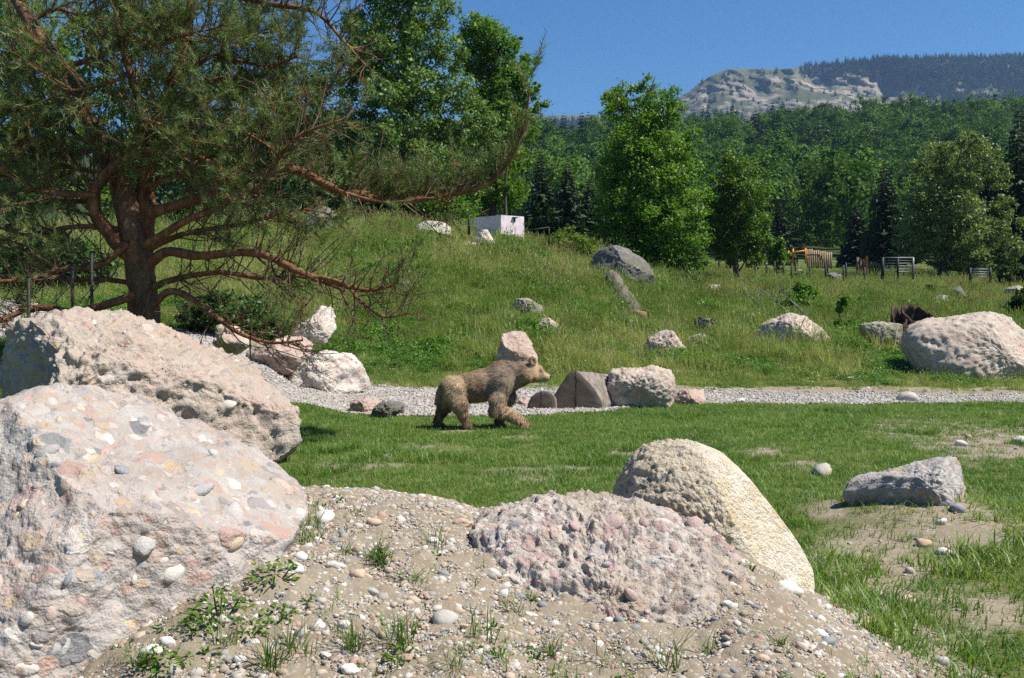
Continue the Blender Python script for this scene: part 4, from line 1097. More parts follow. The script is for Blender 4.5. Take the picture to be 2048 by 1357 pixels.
# plank fence behind
PF = thing('plank_fence', P(1640, 530, 74), 'raw timber board fence behind the wire fence', 'fence')
for k in range(12):
    px = 1615 + k * 4.3
    b = P(px, 535, 74 - k * 0.15); top = P(px, 500 + k * 0.7, 74 - k * 0.15)
    MB().box((b + top) / 2, (0.058, 0.02, (top[2] - b[2]) / 2 + 0.05 + 0.03 * (k % 3)), 0.2).build('board', M['planks'], PF)
MB().box((P(1616, 507, 74.1) + P(1664, 512, 72.2)) / 2 + [0, .06, 0], (0.9, 0.03, 0.05), -0.6).build('rail', M['planks'], PF)
OB = thing('orange_barrier', P(1595, 530, 76), 'orange steel barrier rail left of the timber board fence', 'barrier')
for px, t in ((1577, 502), (1586, 498), (1611, 497)):
    MB().box((P(px, 528, 76) + P(px, t, 76)) / 2, (0.05, 0.05, (P(px, t, 76)[2] - P(px, 528, 76)[2]) / 2)).build('post', M['orange'], OB)
MB().tube([P(1580, 507, 75.9), P(1612, 501, 75.9)], 0.055, 6).build('rail', M['orange'], OB)
WF = thing('wooden_fence', P(1742, 545, 66), 'short brown wooden fence left of the field gate', 'fence')
for k in range(9):
    px = 1715 + k * 6.2
    b, top = P(px, 548, 66), P(px, 518 + 1.8 * k - (8 if k in (3,) else 0), 66)
    MB().box((b + top) / 2, (0.07, 0.05, (top[2] - b[2]) / 2 + 0.1)).build('pale', M['fence_wood'] if k != 3 else M['orange'], WF)
MB().box((P(1716, 530, 66.1) + P(1764, 540, 66.1)) / 2, (0.8, 0.03, 0.06)).build('rail', M['fence_wood'], WF)
# ------------------------------------------------------------------ the bear
def surface_nets(f, lo, hi, h):
    n = [int(math.ceil((b - a) / h)) + 1 for a, b in zip(lo, hi)]
    ax = [lo[k] + np.arange(n[k]) * h for k in range(3)]
    G = np.stack(np.meshgrid(*ax, indexing='ij'), -1)
    D = f(G)
    s = D < 0
    acc = np.zeros([m - 1 for m in n] + [3]); cnt = np.zeros([m - 1 for m in n])
    nx, ny, nz = n
    def sl(o): return tuple(slice(o[k], o[k] + n[k] - 1) for k in range(3))
    cs = [(a, b, c) for a in (0, 1) for b in (0, 1) for c in (0, 1)]
    for a in cs:
        for b in cs:
            if sum(abs(p - q) for p, q in zip(a, b)) == 1 and a < b:
                A, B = D[sl(a)], D[sl(b)]
                m = (A < 0) != (B < 0)
                t = np.where(m, A / np.where(m, A - B, 1), 0)
                p = G[sl(a)] + t[..., None] * (G[sl(b)] - G[sl(a)])
                acc += np.where(m[..., None], p, 0); cnt += m
    act = cnt > 0
    idx = -np.ones(act.shape, int); idx[act] = np.arange(act.sum())
    V = acc[act] / cnt[act][:, None]
    Q = []
    for ax_ in range(3):
        o = [0, 0, 0]; o[ax_] = 1
        a = s[tuple(slice(0, n[k] - o[k]) for k in range(3))]; b = s[tuple(slice(o[k], n[k]) for k in range(3))]
        e = np.argwhere(a != b)
        u, v = (ax_ + 1) % 3, (ax_ + 2) % 3
        e = e[(e[:, u] > 0) & (e[:, v] > 0) & (e[:, u] < n[u] - 1) & (e[:, v] < n[v] - 1)]
        fl = s[tuple(e.T)]
        def at(du, dv):
            q = e.copy(); q[:, u] += du; q[:, v] += dv
            return idx[tuple(q.T)]
        q = np.stack([at(-1, -1), at(0, -1), at(0, 0), at(-1, 0)], -1)
        Q.append(np.where(fl[:, None], q, q[:, ::-1]))
    return V, np.vstack(Q)
def cone(p, a, b, ra, rb, ys=1.0):
    a, b = np.array(a, float), np.array(b, float)
    sc = np.array([1, 1 / ys, 1])
    p, a, b = p * sc, a * sc, b * sc
    ba = b - a
    t = np.clip(((p - a) @ ba) / (ba @ ba), 0, 1)
    return np.linalg.norm(p - a - t[..., None] * ba, axis=-1) - (ra + t * (rb - ra))
def elips(p, c, r):
    r = np.array(r, float)
    q = (p - np.array(c)) / r
    k = np.linalg.norm(q, axis=-1)
    return (k - 1) * r.min() * 0.6 + (k - 1) * r.mean() * 0.4
def smin(a, b, k):
    h = np.clip(0.5 + 0.5 * (b - a) / k, 0, 1)
    return b * (1 - h) + a * h - k * h * (1 - h)
BEAR = [  # (kind, args, blend)
    (cone, ((-0.33, 0, 0.545), (0.02, 0, 0.600), 0.192, 0.198, 0.9), 0.06),       # loin to ribs
    (cone, ((0.02, 0, 0.600), (0.30, 0, 0.685), 0.198, 0.208, 0.88), 0.06),        # ribs to shoulders
    (cone, ((-0.36, 0, 0.575), (-0.30, 0, 0.60), 0.155, 0.13, 1.0), 0.06),         # rump
    (cone, ((0.26, 0, 0.80), (0.36, 0, 0.82), 0.125, 0.105, 0.8), 0.08),           # hump
    (cone, ((0.34, 0, 0.735), (0.62, 0, 0.785), 0.18, 0.142, 0.85), 0.08),        # neck
    (cone, ((0.60, 0, 0.79), (0.745, 0, 0.795), 0.13, 0.118, 0.98), 0.06),         # back of the skull
    (cone, ((0.735, 0, 0.81), (0.805, 0, 0.795), 0.115, 0.088, 1.0), 0.04),         # forehead
    (cone, ((0.82, 0, 0.752), (0.936, 0, 0.715), 0.076, 0.050, 0.9), 0.03),        # muzzle
    (cone, ((0.76, 0, 0.715), (0.905, 0, 0.688), 0.08, 0.042, 0.85), 0.04),        # jaw
    (cone, ((0.66, -0.08, 0.745), (0.75, -0.07, 0.735), 0.095, 0.065, 1.0), 0.05),  # cheeks
    (cone, ((0.66, 0.08, 0.745), (0.75, 0.07, 0.735), 0.095, 0.065, 1.0), 0.05),
    (cone, ((0.40, 0, 0.62), (0.56, 0, 0.69), 0.11, 0.10, 0.9), 0.08),             # throat
    # near hind leg
    (cone, ((-0.33, -0.12, 0.52), (-0.27, -0.155, 0.36), 0.155, 0.105, 0.75), 0.07),
    (cone, ((-0.27, -0.155, 0.36), (-0.235, -0.15, 0.23), 0.102, 0.068, 0.85), 0.05),
    (cone, ((-0.235, -0.15, 0.23), (-0.175, -0.15, 0.075), 0.066, 0.050, 0.95), 0.04),
    (cone, ((-0.18, -0.15, 0.05), (-0.075, -0.152, 0.035), 0.056, 0.038, 1.1), 0.03),
    # far hind leg
    (cone, ((-0.36, 0.12, 0.52), (-0.47, 0.14, 0.36), 0.155, 0.11, 0.75), 0.07),
    (cone, ((-0.47, 0.14, 0.36), (-0.54, 0.14, 0.22), 0.105, 0.075, 0.85), 0.05),
    (cone, ((-0.54, 0.14, 0.22), (-0.605, 0.14, 0.075), 0.066, 0.050, 0.95), 0.04),
    (cone, ((-0.61, 0.14, 0.055), (-0.545, 0.14, 0.035), 0.052, 0.036, 1.1), 0.03),
    # near fore leg, stepping out
    (cone, ((0.31, -0.12, 0.64), (0.26, -0.165, 0.42), 0.155, 0.105, 0.7), 0.07),
    (cone, ((0.26, -0.165, 0.44), (0.245, -0.165, 0.30), 0.10, 0.095, 0.85), 0.05),
    (cone, ((0.245, -0.165, 0.285), (0.46, -0.16, 0.195), 0.094, 0.062, 0.9), 0.04),
    (cone, ((0.46, -0.16, 0.195), (0.57, -0.16, 0.138), 0.060, 0.049, 1.0), 0.03),
    (cone, ((0.57, -0.16, 0.13), (0.632, -0.16, 0.085), 0.050, 0.040, 1.15), 0.03),
    # far fore leg, planted
    (cone, ((0.36, 0.12, 0.62), (0.415, 0.14, 0.42), 0.13, 0.082, 0.75), 0.06),
    (cone, ((0.415, 0.14, 0.42), (0.335, 0.14, 0.22), 0.078, 0.062, 0.9), 0.04),
    (cone, ((0.335, 0.14, 0.22), (0.255, 0.14, 0.075), 0.062, 0.052, 0.95), 0.04),
    (cone, ((0.255, 0.14, 0.05), (0.315, 0.14, 0.035), 0.052, 0.036, 1.15), 0.03),
    (cone, ((-0.52, 0, 0.58), (-0.56, 0, 0.50), 0.04, 0.025, 1.0), 0.03),          # tail
    (elips, ((0.735, -0.105, 0.945), (0.055, 0.026, 0.072)), 0.03),                # ears
    (elips, ((0.645, 0.085, 0.965), (0.052, 0.026, 0.062)), 0.03),
]
def bear_sdf(p):
    d = None
    for fn, a, k in BEAR:
        e = fn(p, *a)
        d = e if d is None else smin(d, e, k)
    hol = elips(p, (0.748, -0.135, 0.945), (0.034, 0.022, 0.048))      # hollow of the near ear
    return np.maximum(d, -hol)
BV, BQ = surface_nets(bear_sdf, (-0.75, -0.36, -0.03), (1.05, 0.36, 1.06), 0.0145)
def grad(p, e=0.006):
    return unit(np.stack([bear_sdf(p + np.eye(3)[k] * e) - bear_sdf(p - np.eye(3)[k] * e) for k in range(3)], -1))
def fur_colour(p, rnd=0.0):
    x, y, z = p[..., 0], p[..., 1], p[..., 2]
    lerp = lambda a, b, t: a + (np.array(b) - a) * t[..., None]
    c = np.zeros(p.shape) + np.array((0.28, 0.20, 0.125))
    c = lerp(c, (0.20, 0.155, 0.118), sstep(0.0, 0.25, x) * sstep(0.35, 0.55, z) * (1 - sstep(0.55, 0.8, x)))       # grey brown shoulders
    c = lerp(c, (0.155, 0.10, 0.063), np.exp(-((x + 0.02) / 0.22) ** 2 - ((z - 0.58) / 0.16) ** 2) * 0.8)           # saddle and flank
    c = lerp(c, (0.345, 0.27, 0.185), sstep(-0.15, -0.4, x) * sstep(0.3, 0.5, z) * 0.7)                              # straw rump
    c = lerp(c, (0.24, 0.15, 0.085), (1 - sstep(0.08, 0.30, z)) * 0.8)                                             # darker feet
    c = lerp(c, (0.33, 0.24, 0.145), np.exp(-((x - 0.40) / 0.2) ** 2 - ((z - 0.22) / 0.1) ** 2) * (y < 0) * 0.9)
    c = lerp(c, (0.35, 0.25, 0.15), sstep(0.70, 0.8, x) * 0.7)
    c = lerp(c, (0.10, 0.07, 0.05), np.exp(-((x - 0.845) / 0.028) ** 2 - ((z - 0.81) / 0.028) ** 2) * 0.8)
    c = lerp(c, (0.46, 0.37, 0.26), np.exp(-((x - 0.91) / 0.05) ** 2 - ((z - 0.745) / 0.02) ** 2) * 0.6)
    c = lerp(c, (0.15, 0.095, 0.055), np.exp(-((x - 0.60) / 0.07) ** 2 - ((z - 0.86) / 0.08) ** 2) * 0.7)          # dark behind the ear
    c = lerp(c, (0.17, 0.105, 0.06), np.exp(-((x - 0.36) / 0.16) ** 2 - ((z - 0.93) / 0.05) ** 2) * 0.6)
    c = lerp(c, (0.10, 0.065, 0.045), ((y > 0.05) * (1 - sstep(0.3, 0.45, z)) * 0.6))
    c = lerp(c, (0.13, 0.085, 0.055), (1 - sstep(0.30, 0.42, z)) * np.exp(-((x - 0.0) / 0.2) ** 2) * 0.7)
    c = c * np.array((1.2, 1.17, 1.12))
    m = 1 + 0.55 * fbm(np.stack([p[..., 0] * 13 + p[..., 2] * 7, p[..., 1] * 9, p[..., 2] * 4.5 - p[..., 0] * 2], -1), 91, 3) + rnd
    return np.clip(c * np.clip(m, 0.45, 1.6)[..., None], 0.01, 0.7)
BY = 14.0
BO = P(960, 857, BY); BO[2] = float(ground_z(BO[0], BY)) - 0.005
bear = thing('brown_bear', BO, 'shaggy light brown bear walking to the right across the lawn', 'bear')
BS = BY / FPX / 0.00697
def bear_part(name, me):
    o = link(name, me, bear); o.scale = (BS,) * 3
    return o
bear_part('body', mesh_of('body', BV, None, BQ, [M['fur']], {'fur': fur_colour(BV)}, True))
# coat of fine tapering hairs
rng = np.random.default_rng(12)
tri = BV[BQ[:, [0, 1, 2, 0, 2, 3]].reshape(-1, 3)]
ar = np.linalg.norm(np.cross(tri[:, 1] - tri[:, 0], tri[:, 2] - tri[:, 0]), axis=-1)
NH = 52000
k = rng.choice(len(tri), NH, True, ar / ar.sum())
w = rng.dirichlet((1, 1, 1), NH)
hp = (tri[k] * w[..., None]).sum(1)
hn = grad(hp)
x, y, z = hp.T
flow = np.stack([-0.55 - 0.4 * sstep(0.3, 0.7, z) + 0 * x, 0 * y, -0.75 + 0.35 * sstep(0.6, 0.9, z)], -1)
flow[:, 0] = np.where(z < 0.28, -0.25, flow[:, 0])
flow = flow + 0.35 * np.stack([vnoise(hp * 14, 3), vnoise(hp * 14, 4), vnoise(hp * 14, 5)], -1)
flow = unit(flow - hn * (flow * hn).sum(-1, keepdims=True))
ln = np.where((z < 0.5) & (z > 0.25) | (x < -0.3) & (z > .25), 0.088, 0.068)
ln = np.where(x > 0.74, 0.017, ln); ln = np.where(x > 0.86, 0.008, ln)
ln = np.where(z < 0.10, 0.020, ln); ln = np.where((x > 0.58) & (z > 0.90), 0.022, ln)
ln = ln * rng.uniform(0.6, 1.25, NH) * (1 + 0.3 * vnoise(hp * 10, 8))
dr = unit(flow * 1.0 + hn * (0.24 + 0.22 * vnoise(hp * 16, 6))[:, None] + rng.normal(0, 0.10, (NH, 3)))
sd = unit(np.cross(dr, hn)) * 0.0030
mid = hp + dr * ln[:, None] * 0.55
tip = hp + dr * ln[:, None] - hn * ln[:, None] * 0.10 + np.array([0, 0, -0.12]) * ln[:, None]
HV = np.stack([hp - sd - hn * .004, hp + sd - hn * .004, mid + sd * 0.7, mid - sd * 0.7, tip], 1)
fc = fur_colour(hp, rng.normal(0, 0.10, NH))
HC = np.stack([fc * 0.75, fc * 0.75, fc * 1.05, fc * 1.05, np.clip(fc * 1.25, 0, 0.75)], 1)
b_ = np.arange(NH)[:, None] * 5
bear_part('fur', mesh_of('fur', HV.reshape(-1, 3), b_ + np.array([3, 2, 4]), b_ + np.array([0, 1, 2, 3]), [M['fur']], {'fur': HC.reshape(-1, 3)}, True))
def ball(mb, c, r, nu=10, nv=7):
    th, ph = np.meshgrid(np.arange(nu) * 2 * math.pi / nu, np.linspace(0, math.pi, nv + 1)[1:-1])
    d = np.stack([np.sin(ph) * np.cos(th), np.sin(ph) * np.sin(th), np.cos(ph)], -1).reshape(-1, 3)
    d = np.vstack([d, [0, 0, 1], [0, 0, -1]])
    q = [[a * nu + b, (a + 1) * nu + b, (a + 1) * nu + (b + 1) % nu, a * nu + (b + 1) % nu] for a in range(nv - 2) for b in range(nu)]
    t = [[(nv - 1) * nu, b, (b + 1) % nu] for b in range(nu)] + [[(nv - 1) * nu + 1, (nv - 2) * nu + (b + 1) % nu, (nv - 2) * nu + b] for b in range(nu)]
    return mb.add(np.array(c) + d * np.array(r), t, q)
def on_skin(x, z, s):
    yy = np.linspace(0, 0.3, 600)
    d = bear_sdf(np.stack([np.full(600, x), s * yy, np.full(600, z)], -1))
    return s * yy[np.argmax(d > 0)]
for s in (-1, 1):
    bear_part('eye', ball(MB(), (0.848, on_skin(0.848, 0.806, s) - s * 0.003, 0.806), (0.013, 0.011, 0.012)).mesh('eye', [M['black_skin']], smooth=True))
bear_part('nose', ball(MB(), (0.978, 0, 0.722), (0.022, 0.030, 0.022)).mesh('nose', [M['black_skin']], smooth=True))
bear_part('mouth', MB().tube([(0.965, -0.022, 0.690), (0.93, -0.036, 0.680), (0.885, -0.052, 0.683)], [0.004, 0.006, 0.003], 6).mesh('mouth', [M['black_skin']], smooth=True))
for c, d in (((0.668, -0.16, 0.078), (0.04, 0, -0.02)), ((-0.043, -0.152, 0.035), (0.04, 0, -0.018)), ((0.35, 0.14, 0.035), (0.04, 0, -0.018)), ((-0.51, 0.14, 0.035), (0.04, 0, -0.018))):
    for k in range(5):
        a = np.array(c) + [-0.012 * abs(k - 2), (k - 2) * 0.021, 0]
        bear_part('claw', MB().tube([a, a + np.array(d) * 0.6, a + np.array(d) * 1.1 + [0, 0, -0.012]], [0.007, 0.005, 0.001], 5).mesh('claw', [M['claw']], smooth=True))
# ------------------------------------------------------------------ broad-leaved trees and shrubs
def crown_leaves(mb, lobes, n, size, rng, flat=0.7, sub=0.28, outward=0.5, asp=0.6):
    """lobes: (centre, radius); leaves gathered in many small clumps through every lobe"""
    vol = np.array([r ** 2.3 for c, r in lobes]); vol /= vol.sum()
    cen = np.mean([c for c, r in lobes], axis=0)
    for (c, r), f in zip(lobes, vol):
        m = max(12, int(n * f))
        nsub = max(5, int(m / 42))
        d = unit(rng.normal(0, 1, (nsub, 3)))
        rad = rng.uniform(0.25, 1.0, nsub) ** 0.6
        sc = np.array(c) + d * (rad * r)[:, None] * np.array([1, 1, 0.92])
        st = rng.uniform(0.15, 0.85, nsub)
        k = rng.integers(0, nsub, m)
        off = rng.normal(0, 1, (m, 3)) * np.array([1, 1, flat]) * r * sub * 0.6
        p = sc[k] + off
        out = unit(p - np.array(c)) * 0.6 + unit(p - cen) * 0.4
        nr = unit(rng.normal(0, 0.6, (m, 3)) + out * outward + np.array([0, 0, 0.75]))
        dd = unit(rng.normal(0, 1, (m, 3)) + np.array([0, 0, -0.35]))
        ln = size * rng.uniform(0.7, 1.35, m)
        mb.leaves(p, dd, nr, ln, ln * asp, np.clip(st[k] * 0.55 + rng.random(m) * 0.45, 0, 1))
def tree(name, label, base_px, Y, lobes, n, size, mat, seed, trunk_r=0.2, bark='bark', depth=0.5, cat='tree', group=None, top=None, limbs=True, flat=0.7, sub=0.28, asp=0.6, zbase=None):
    rng = np.random.default_rng(seed)
    if Y is None: Y = hit(*base_px)[1]
    b = P(base_px[0], base_px[1], Y)
    b[2] = float(surf_z(b[0], b[1])) - 0.1 if zbase is None else zbase
    L = []
    for px, py, r in lobes:
        c = P(px, py, Y); rr = r * Y / FPX
        c[1] += rng.normal(0, 1) * rr * depth
        L.append((c, rr))
    cx_ = np.mean([c[0] for c, r in L])
    wide = (max(c[0] + r for c, r in L) - min(c[0] - r for c, r in L)) / 2
    back = []
    for c, r in L:                                   # the crown goes round to the far side
        q = c.copy(); q[1] += wide * rng.uniform(0.35, 0.75); q[0] = cx_ + (q[0] - cx_) * 0.75; q[2] -= 0.1 * r
        back.append((q, r * 0.95))
        q2 = c.copy(); q2[1] -= wide * rng.uniform(0.15, 0.4); q2[0] = cx_ + (q2[0] - cx_) * 0.6; q2[2] -= r * 0.25
        if r * FPX / Y > 45: back.append((q2, r * 0.75))
    th = thing(name, b, label, cat, group)
    mb = MB()
    crown_leaves(mb, L, int(n * 0.68), size, rng, flat, sub, asp=asp)
    crown_leaves(mb, back, int(n * 0.32), size * 1.15, rng, flat, sub, asp=asp)
    mb.build('crown', M[mat], th)
    if limbs:
        tp = P(top[0], top[1], Y) if top else np.array([cx_, Y, max(c[2] for c, r in L)])
        path = smooth_path([b, b * 0.66 + tp * 0.34 + [rng.normal(0, .12), 0, 0], b * 0.33 + tp * 0.67 + [rng.normal(0, .2), 0.1, 0], tp], 16)
        MB().tube(path, np.linspace(trunk_r, trunk_r * 0.15, 16) * (1 + 0.6 * np.exp(-np.arange(16) * 1.2)), 9, 0.0, True, 0.12, seed).build('trunk', M[bark], th, True)
        for c, r in L:
            k = int(np.clip(np.argmin(np.abs(path[:, 2] - (c[2] - r * 1.1))), 2, 13))
            s = path[k]
            m = (s + c) / 2 + np.array([0, 0, -0.08 * np.linalg.norm(c - s)])
            mb = MB().tube(smooth_path([s, m, c], 8), np.linspace(trunk_r * 0.42 * (1 - k / 22), 0.02, 8), 6, 0.0, False)
            for q in range(6):
                e = c + unit(rng.normal(0, 1, 3)) * r * 0.85
                a = m * 0.4 + c * 0.6
                mb.tube(smooth_path([a, (a + e) / 2 + [0, 0, 0.06], e], 5), np.linspace(trunk_r * 0.13, 0.008, 5), 4, 0.0, False)
            mb.build('limb', M[bark], th, True)
    return th
tree('walnut_tree', 'tall bright green leafy tree right of the centre, in front of the forest', (1305, 548), 50,
     [(1300, 172, 26), (1245, 195, 36), (1320, 205, 42), (1230, 215, 30), (1285, 250, 55), (1345, 225, 34), (1255, 300, 50), (1335, 295, 52), (1380, 275, 26), (1230, 350, 45), (1300, 360, 60), (1370, 345, 46), (1225, 410, 45), (1290, 430, 60), (1365, 420, 52), (1400, 395, 30), (1250, 480, 55), (1320, 490, 55), (1380, 480, 42), (1345, 530, 42), (1395, 520, 28), (1285, 525, 40), (1215, 455, 30), (1210, 195, 15)],
     52000, 0.15, 'leaf_walnut', 1, 0.24, top=(1305, 180))
tree('ash_tree', 'yellowish green smaller tree joined to the right side of the tall bright tree', (1472, 545), 53,
     [(1465, 325, 26), (1480, 350, 34), (1450, 365, 30), (1495, 390, 36), (1440, 410, 36), (1475, 420, 42), (1510, 440, 30), (1435, 460, 34), (1490, 470, 42), (1525, 480, 26), (1500, 510, 30), (1450, 495, 28), (1415, 440, 22)],
     20000, 0.15, 'leaf_yellow', 2, 0.17, top=(1470, 320))
tree('cherry_tree', 'pale dusty green spreading tree at the right, behind the field gates', (1880, 548), 66,
     [(1975, 290, 22), (1925, 290, 30), (1880, 315, 38), (1950, 325, 42), (1850, 345, 30), (1905, 365, 46), (1985, 360, 30), (1840, 400, 36), (1890, 420, 50), (1960, 410, 46), (2010, 415, 26), (1820, 445, 34), (1860, 470, 44), (1930, 480, 50), (1995, 465, 40), (2020, 500, 30), (1830, 505, 30), (1900, 515, 36), (1960, 520, 40), (2010, 535, 26), (1800, 480, 20)],
     40000, 0.18, 'leaf_pale', 3, 0.26, top=(1925, 290), sub=0.24)
tree('alder_tree', 'large dull green many-stemmed tree behind the hilltop, left of the blue sky', (792, 440), 47,
     [(860, 15, 50), (780, 20, 55), (700, 60, 50), (830, 80, 60), (750, 110, 60), (900, 105, 42), (690, 150, 50), (830, 170, 60), (770, 200, 55), (910, 190, 48), (960, 235, 42), (700, 230, 45), (850, 255, 55), (930, 285, 45), (770, 290, 50), (690, 300, 40), (860, 330, 48), (990, 280, 30), (940, 340, 36), (800, 360, 48), (720, 375, 46), (650, 240, 42), (640, 320, 44), (680, 400, 40), (760, 405, 42), (850, 400, 42), (920, 395, 40), (610, 380, 40), (620, 170, 40), (900, 340, 44), (600, 270, 40), (780, -60, 70), (860, -50, 50)],
     66000, 0.165, 'leaf_dull', 4, 0.22, top=(820, -30), sub=0.26)
tree('oak_tree', 'darker lush tree with rounded top rising behind the alder against the sky', (985, 455), 56,
     [(945, 55, 34), (975, 75, 36), (1005, 100, 34), (930, 100, 36), (970, 130, 45), (1035, 85, 16), (1045, 130, 26), (1020, 165, 40), (975, 200, 50), (1065, 115, 14), (1050, 195, 30), (1085, 220, 20), (1010, 240, 45), (1060, 255, 26), (960, 270, 45), (1000, 310, 45), (1040, 320, 26), (970, 365, 45), (1020, 385, 36), (940, 400, 36), (1075, 175, 12)],
     46000, 0.16, 'leaf_walnut', 5, 0.25, top=(970, 60))
tree('thuja_tree', 'narrow yellow green pointed tree between the dark lush tree and the sky', (1015, 450), 52,
     [(1012, 165, 12), (1010, 190, 18), (1012, 220, 22), (1005, 250, 24), (1000, 290, 24), (1000, 330, 22), (1005, 370, 20)], 3500, 0.16, 'leaf_yellow', 6, 0.1, top=(1012, 160))
# trees seen through and beside the pine
for k, (lab, px, Y, mat, lobes, n) in enumerate([
    ('bright leafy tree behind the pine at the far left edge', 20, 44, 'leaf_walnut', [(10, 120, 60), (60, 190, 55), (-20, 220, 60), (40, 280, 55), (90, 330, 50), (0, 360, 60), (30, 40, 70), (90, 110, 50)], 9000),
    ('lime green tree showing through the middle of the pine', 190, 48, 'leaf_yellow', [(170, 60, 70), (120, 150, 60), (230, 170, 65), (160, 260, 65), (260, 290, 60), (120, 340, 50), (220, 380, 60), (250, 60, 60)], 9000),
    ('dark green tree right behind the pine trunk', 380, 50, 'leaf_dark', [(380, 90, 65), (320, 180, 65), (430, 190, 65), (370, 290, 70), (450, 320, 60), (310, 350, 55), (400, 400, 55), (300, 60, 60), (480, 260, 40)], 9000),
    ('dark bushy tree between the pine and the alder', 565, 52, 'leaf_dark', [(540, 190, 45), (600, 230, 45), (520, 270, 50), (590, 310, 50), (550, 370, 50), (630, 390, 45), (500, 380, 45), (560, 140, 36), (620, 160, 36)], 9000)]):
    tree('leafy_tree', lab, (px, 446), Y, lobes, n, 0.22, mat, 30 + k, 0.2)
# undergrowth: bushes that read as one plant each
def bush(label, px0, px1, py0, py1, mat, n, size, seed, Y=None, name='bush', cat='bush', limbs=False, group=None):
    rng = np.random.default_rng(seed)
    bx, by = (px0 + px1) / 2, py1
    if Y is None: Y = hit(bx, by - 2)[1] + 0.3
    py0 -= 8; n = int(n * 2)
    w, h = (px1 - px0) / 2, (py1 - py0)
    r = min(w, h) * 0.5
    lobes = []
    for k in range(max(4, int(w / r * 4.0))):
        a = rng.uniform(-1, 1); t = rng.random()
        yy = py1 - (h - r) * (1 - a * a * 0.55) * t
        lobes.append((bx + a * (w - r * 0.8), yy, r * rng.uniform(0.7, 1.1)))
    return tree(name, label, (bx, by), Y, lobes, n, size, mat, seed, 0.035, cat=cat, limbs=True, depth=0.7, group=group, sub=0.3)
bush('bright yellow green ivy mound right of the white hut', 1072, 1190, 456, 512, 'leaf_lime', 4200, 0.12, 51)
bush('dark ivy clump hanging below the white hut', 996, 1048, 484, 524, 'leaf_ivy', 1900, 0.1, 52)
bush('dark shrub beneath the low pine bough, on the slope', 350, 470, 560, 650, 'leaf_dark', 2200, 0.09, 53, Y=20.5)
bush('leafy green shrub between the low pine bough and the pale wedge rock', 430, 590, 570, 668, 'leaf_ivy', 2600, 0.09, 54, Y=22)
bush('green bush behind the fallen branches', 1545, 1650, 556, 632, 'leaf_walnut', 3000, 0.13, 55)
bush('ivy covered hummock right of the fallen branches', 1686, 1748, 590, 636, 'leaf_ivy', 2000, 0.1, 56)
bush('low dark bramble in front of the wire fence', 1572, 1620, 543, 564, 'leaf_ivy', 900, 0.16, 57)
bush('leafy shoots standing behind the low mottled rock', 1668, 1704, 596, 672, 'leaf_walnut', 1300, 0.11, 58)
bush('dark bush at the right edge above the tan boulder', 2018, 2090, 560, 650, 'leaf_dark', 2400, 0.14, 59)
bush('small round bush left of the lichen rock ledge', 1842, 1872, 568, 598, 'leaf_ivy', 900, 0.13, 60)
bush('green saplings under the dark trees left of the white hut', 806, 965, 372, 448, 'leaf_walnut', 3600, 0.13, 61, Y=46)
bush('dark scrub behind the hilltop between pine and hut', 660, 820, 380, 446, 'leaf_dark', 3200, 0.14, 62, Y=47)
bush('scrub to the right of the white hut under the trees', 1040, 1130, 400, 470, 'leaf_dark', 2600, 0.16, 63, Y=52)
bush('dark bush under the bright tall tree at the foot of the grey boulder', 1290, 1420, 530, 590, 'leaf_ivy', 2500, 0.14, 64, Y=46)
bush('bushy scrub along the fence below the pale tree', 1990, 2060, 500, 560, 'leaf_dark', 2200, 0.18, 65, Y=60)
bush('tangled dark brush behind the pine at the left edge', -90, 235, 425, 578, 'leaf_dark', 9000, 0.12, 66, Y=24.5)
bush('dense dark thicket behind the pine trunk', 180, 470, 372, 452, 'leaf_dark', 6000, 0.15, 67, Y=42)
bush('grassy green thicket left of the dark grey hilltop boulder', 440, 610, 390, 452, 'leaf_ivy', 3600, 0.14, 68, Y=44)
bush('young bushes along the fence left of the orange rail', 1520, 1580, 470, 545, 'leaf_walnut', 1800, 0.2, 69, Y=66)

# ------------------------------------------------------------------ conifers
def spruce_mesh(name, seed, layers, per, mat, quads=3, h=1.0, rad=0.2, tr=True, size=1.0):
    rng = np.random.default_rng(seed)
    mb = MB()
    for k in range(layers):
        f = (k + 0.3) / layers
        z = 0.06 + 0.94 * f
        r = rad * (1 - f) ** 0.85 + 0.012
        for q in range(per):
            a = rng.uniform(0, 6.283)
            rr = r * rng.uniform(0.65, 1.15)
            d = np.array([math.cos(a), math.sin(a), -0.35])
            for m in range(quads):
                g = (m + 0.6) / quads
                p = np.array([0, 0, z]) + d * rr * g + [0, 0, 0.05 * rr * g]
                s = rr / quads * rng.uniform(1.2, 1.9) * size
                mb.leaves([p], [d + rng.normal(0, .25, 3)], [unit(rng.normal(0, .4, 3) + [0, 0, 1])], s, s * 0.75, rng.random())
                if m == quads - 1 or quads > 2:
                    mb.leaves([p - [0, 0, s * 0.25]], [d * 0.4 + [0, 0, -0.9]], [[-math.sin(a), math.cos(a), 0]], s * 0.9, s * 0.6, rng.random() * 0.6)
    return mb.mesh(name, [mat])
def crown_mesh(name, seed, n, mat, wide=0.36, size=0.035):
    rng = np.random.default_rng(seed)
    L = [(np.array([0, 0, 0.62]), 0.26)]
    for k in range(9):
        z = rng.uniform(0.22, 0.9)
        r = wide * math.sqrt(max(0.05, 1 - ((z - 0.5) / 0.5) ** 2)) * 0.7
        a = rng.uniform(0, 6.283)
        L.append((np.array([math.cos(a) * r, math.sin(a) * r, z]), rng.uniform(0.13, 0.21)))
    mb = MB()
    crown_leaves(mb, L, n, size, rng, 0.8, 0.34, 2.2, 0.8)
    return mb.mesh(name, [mat])
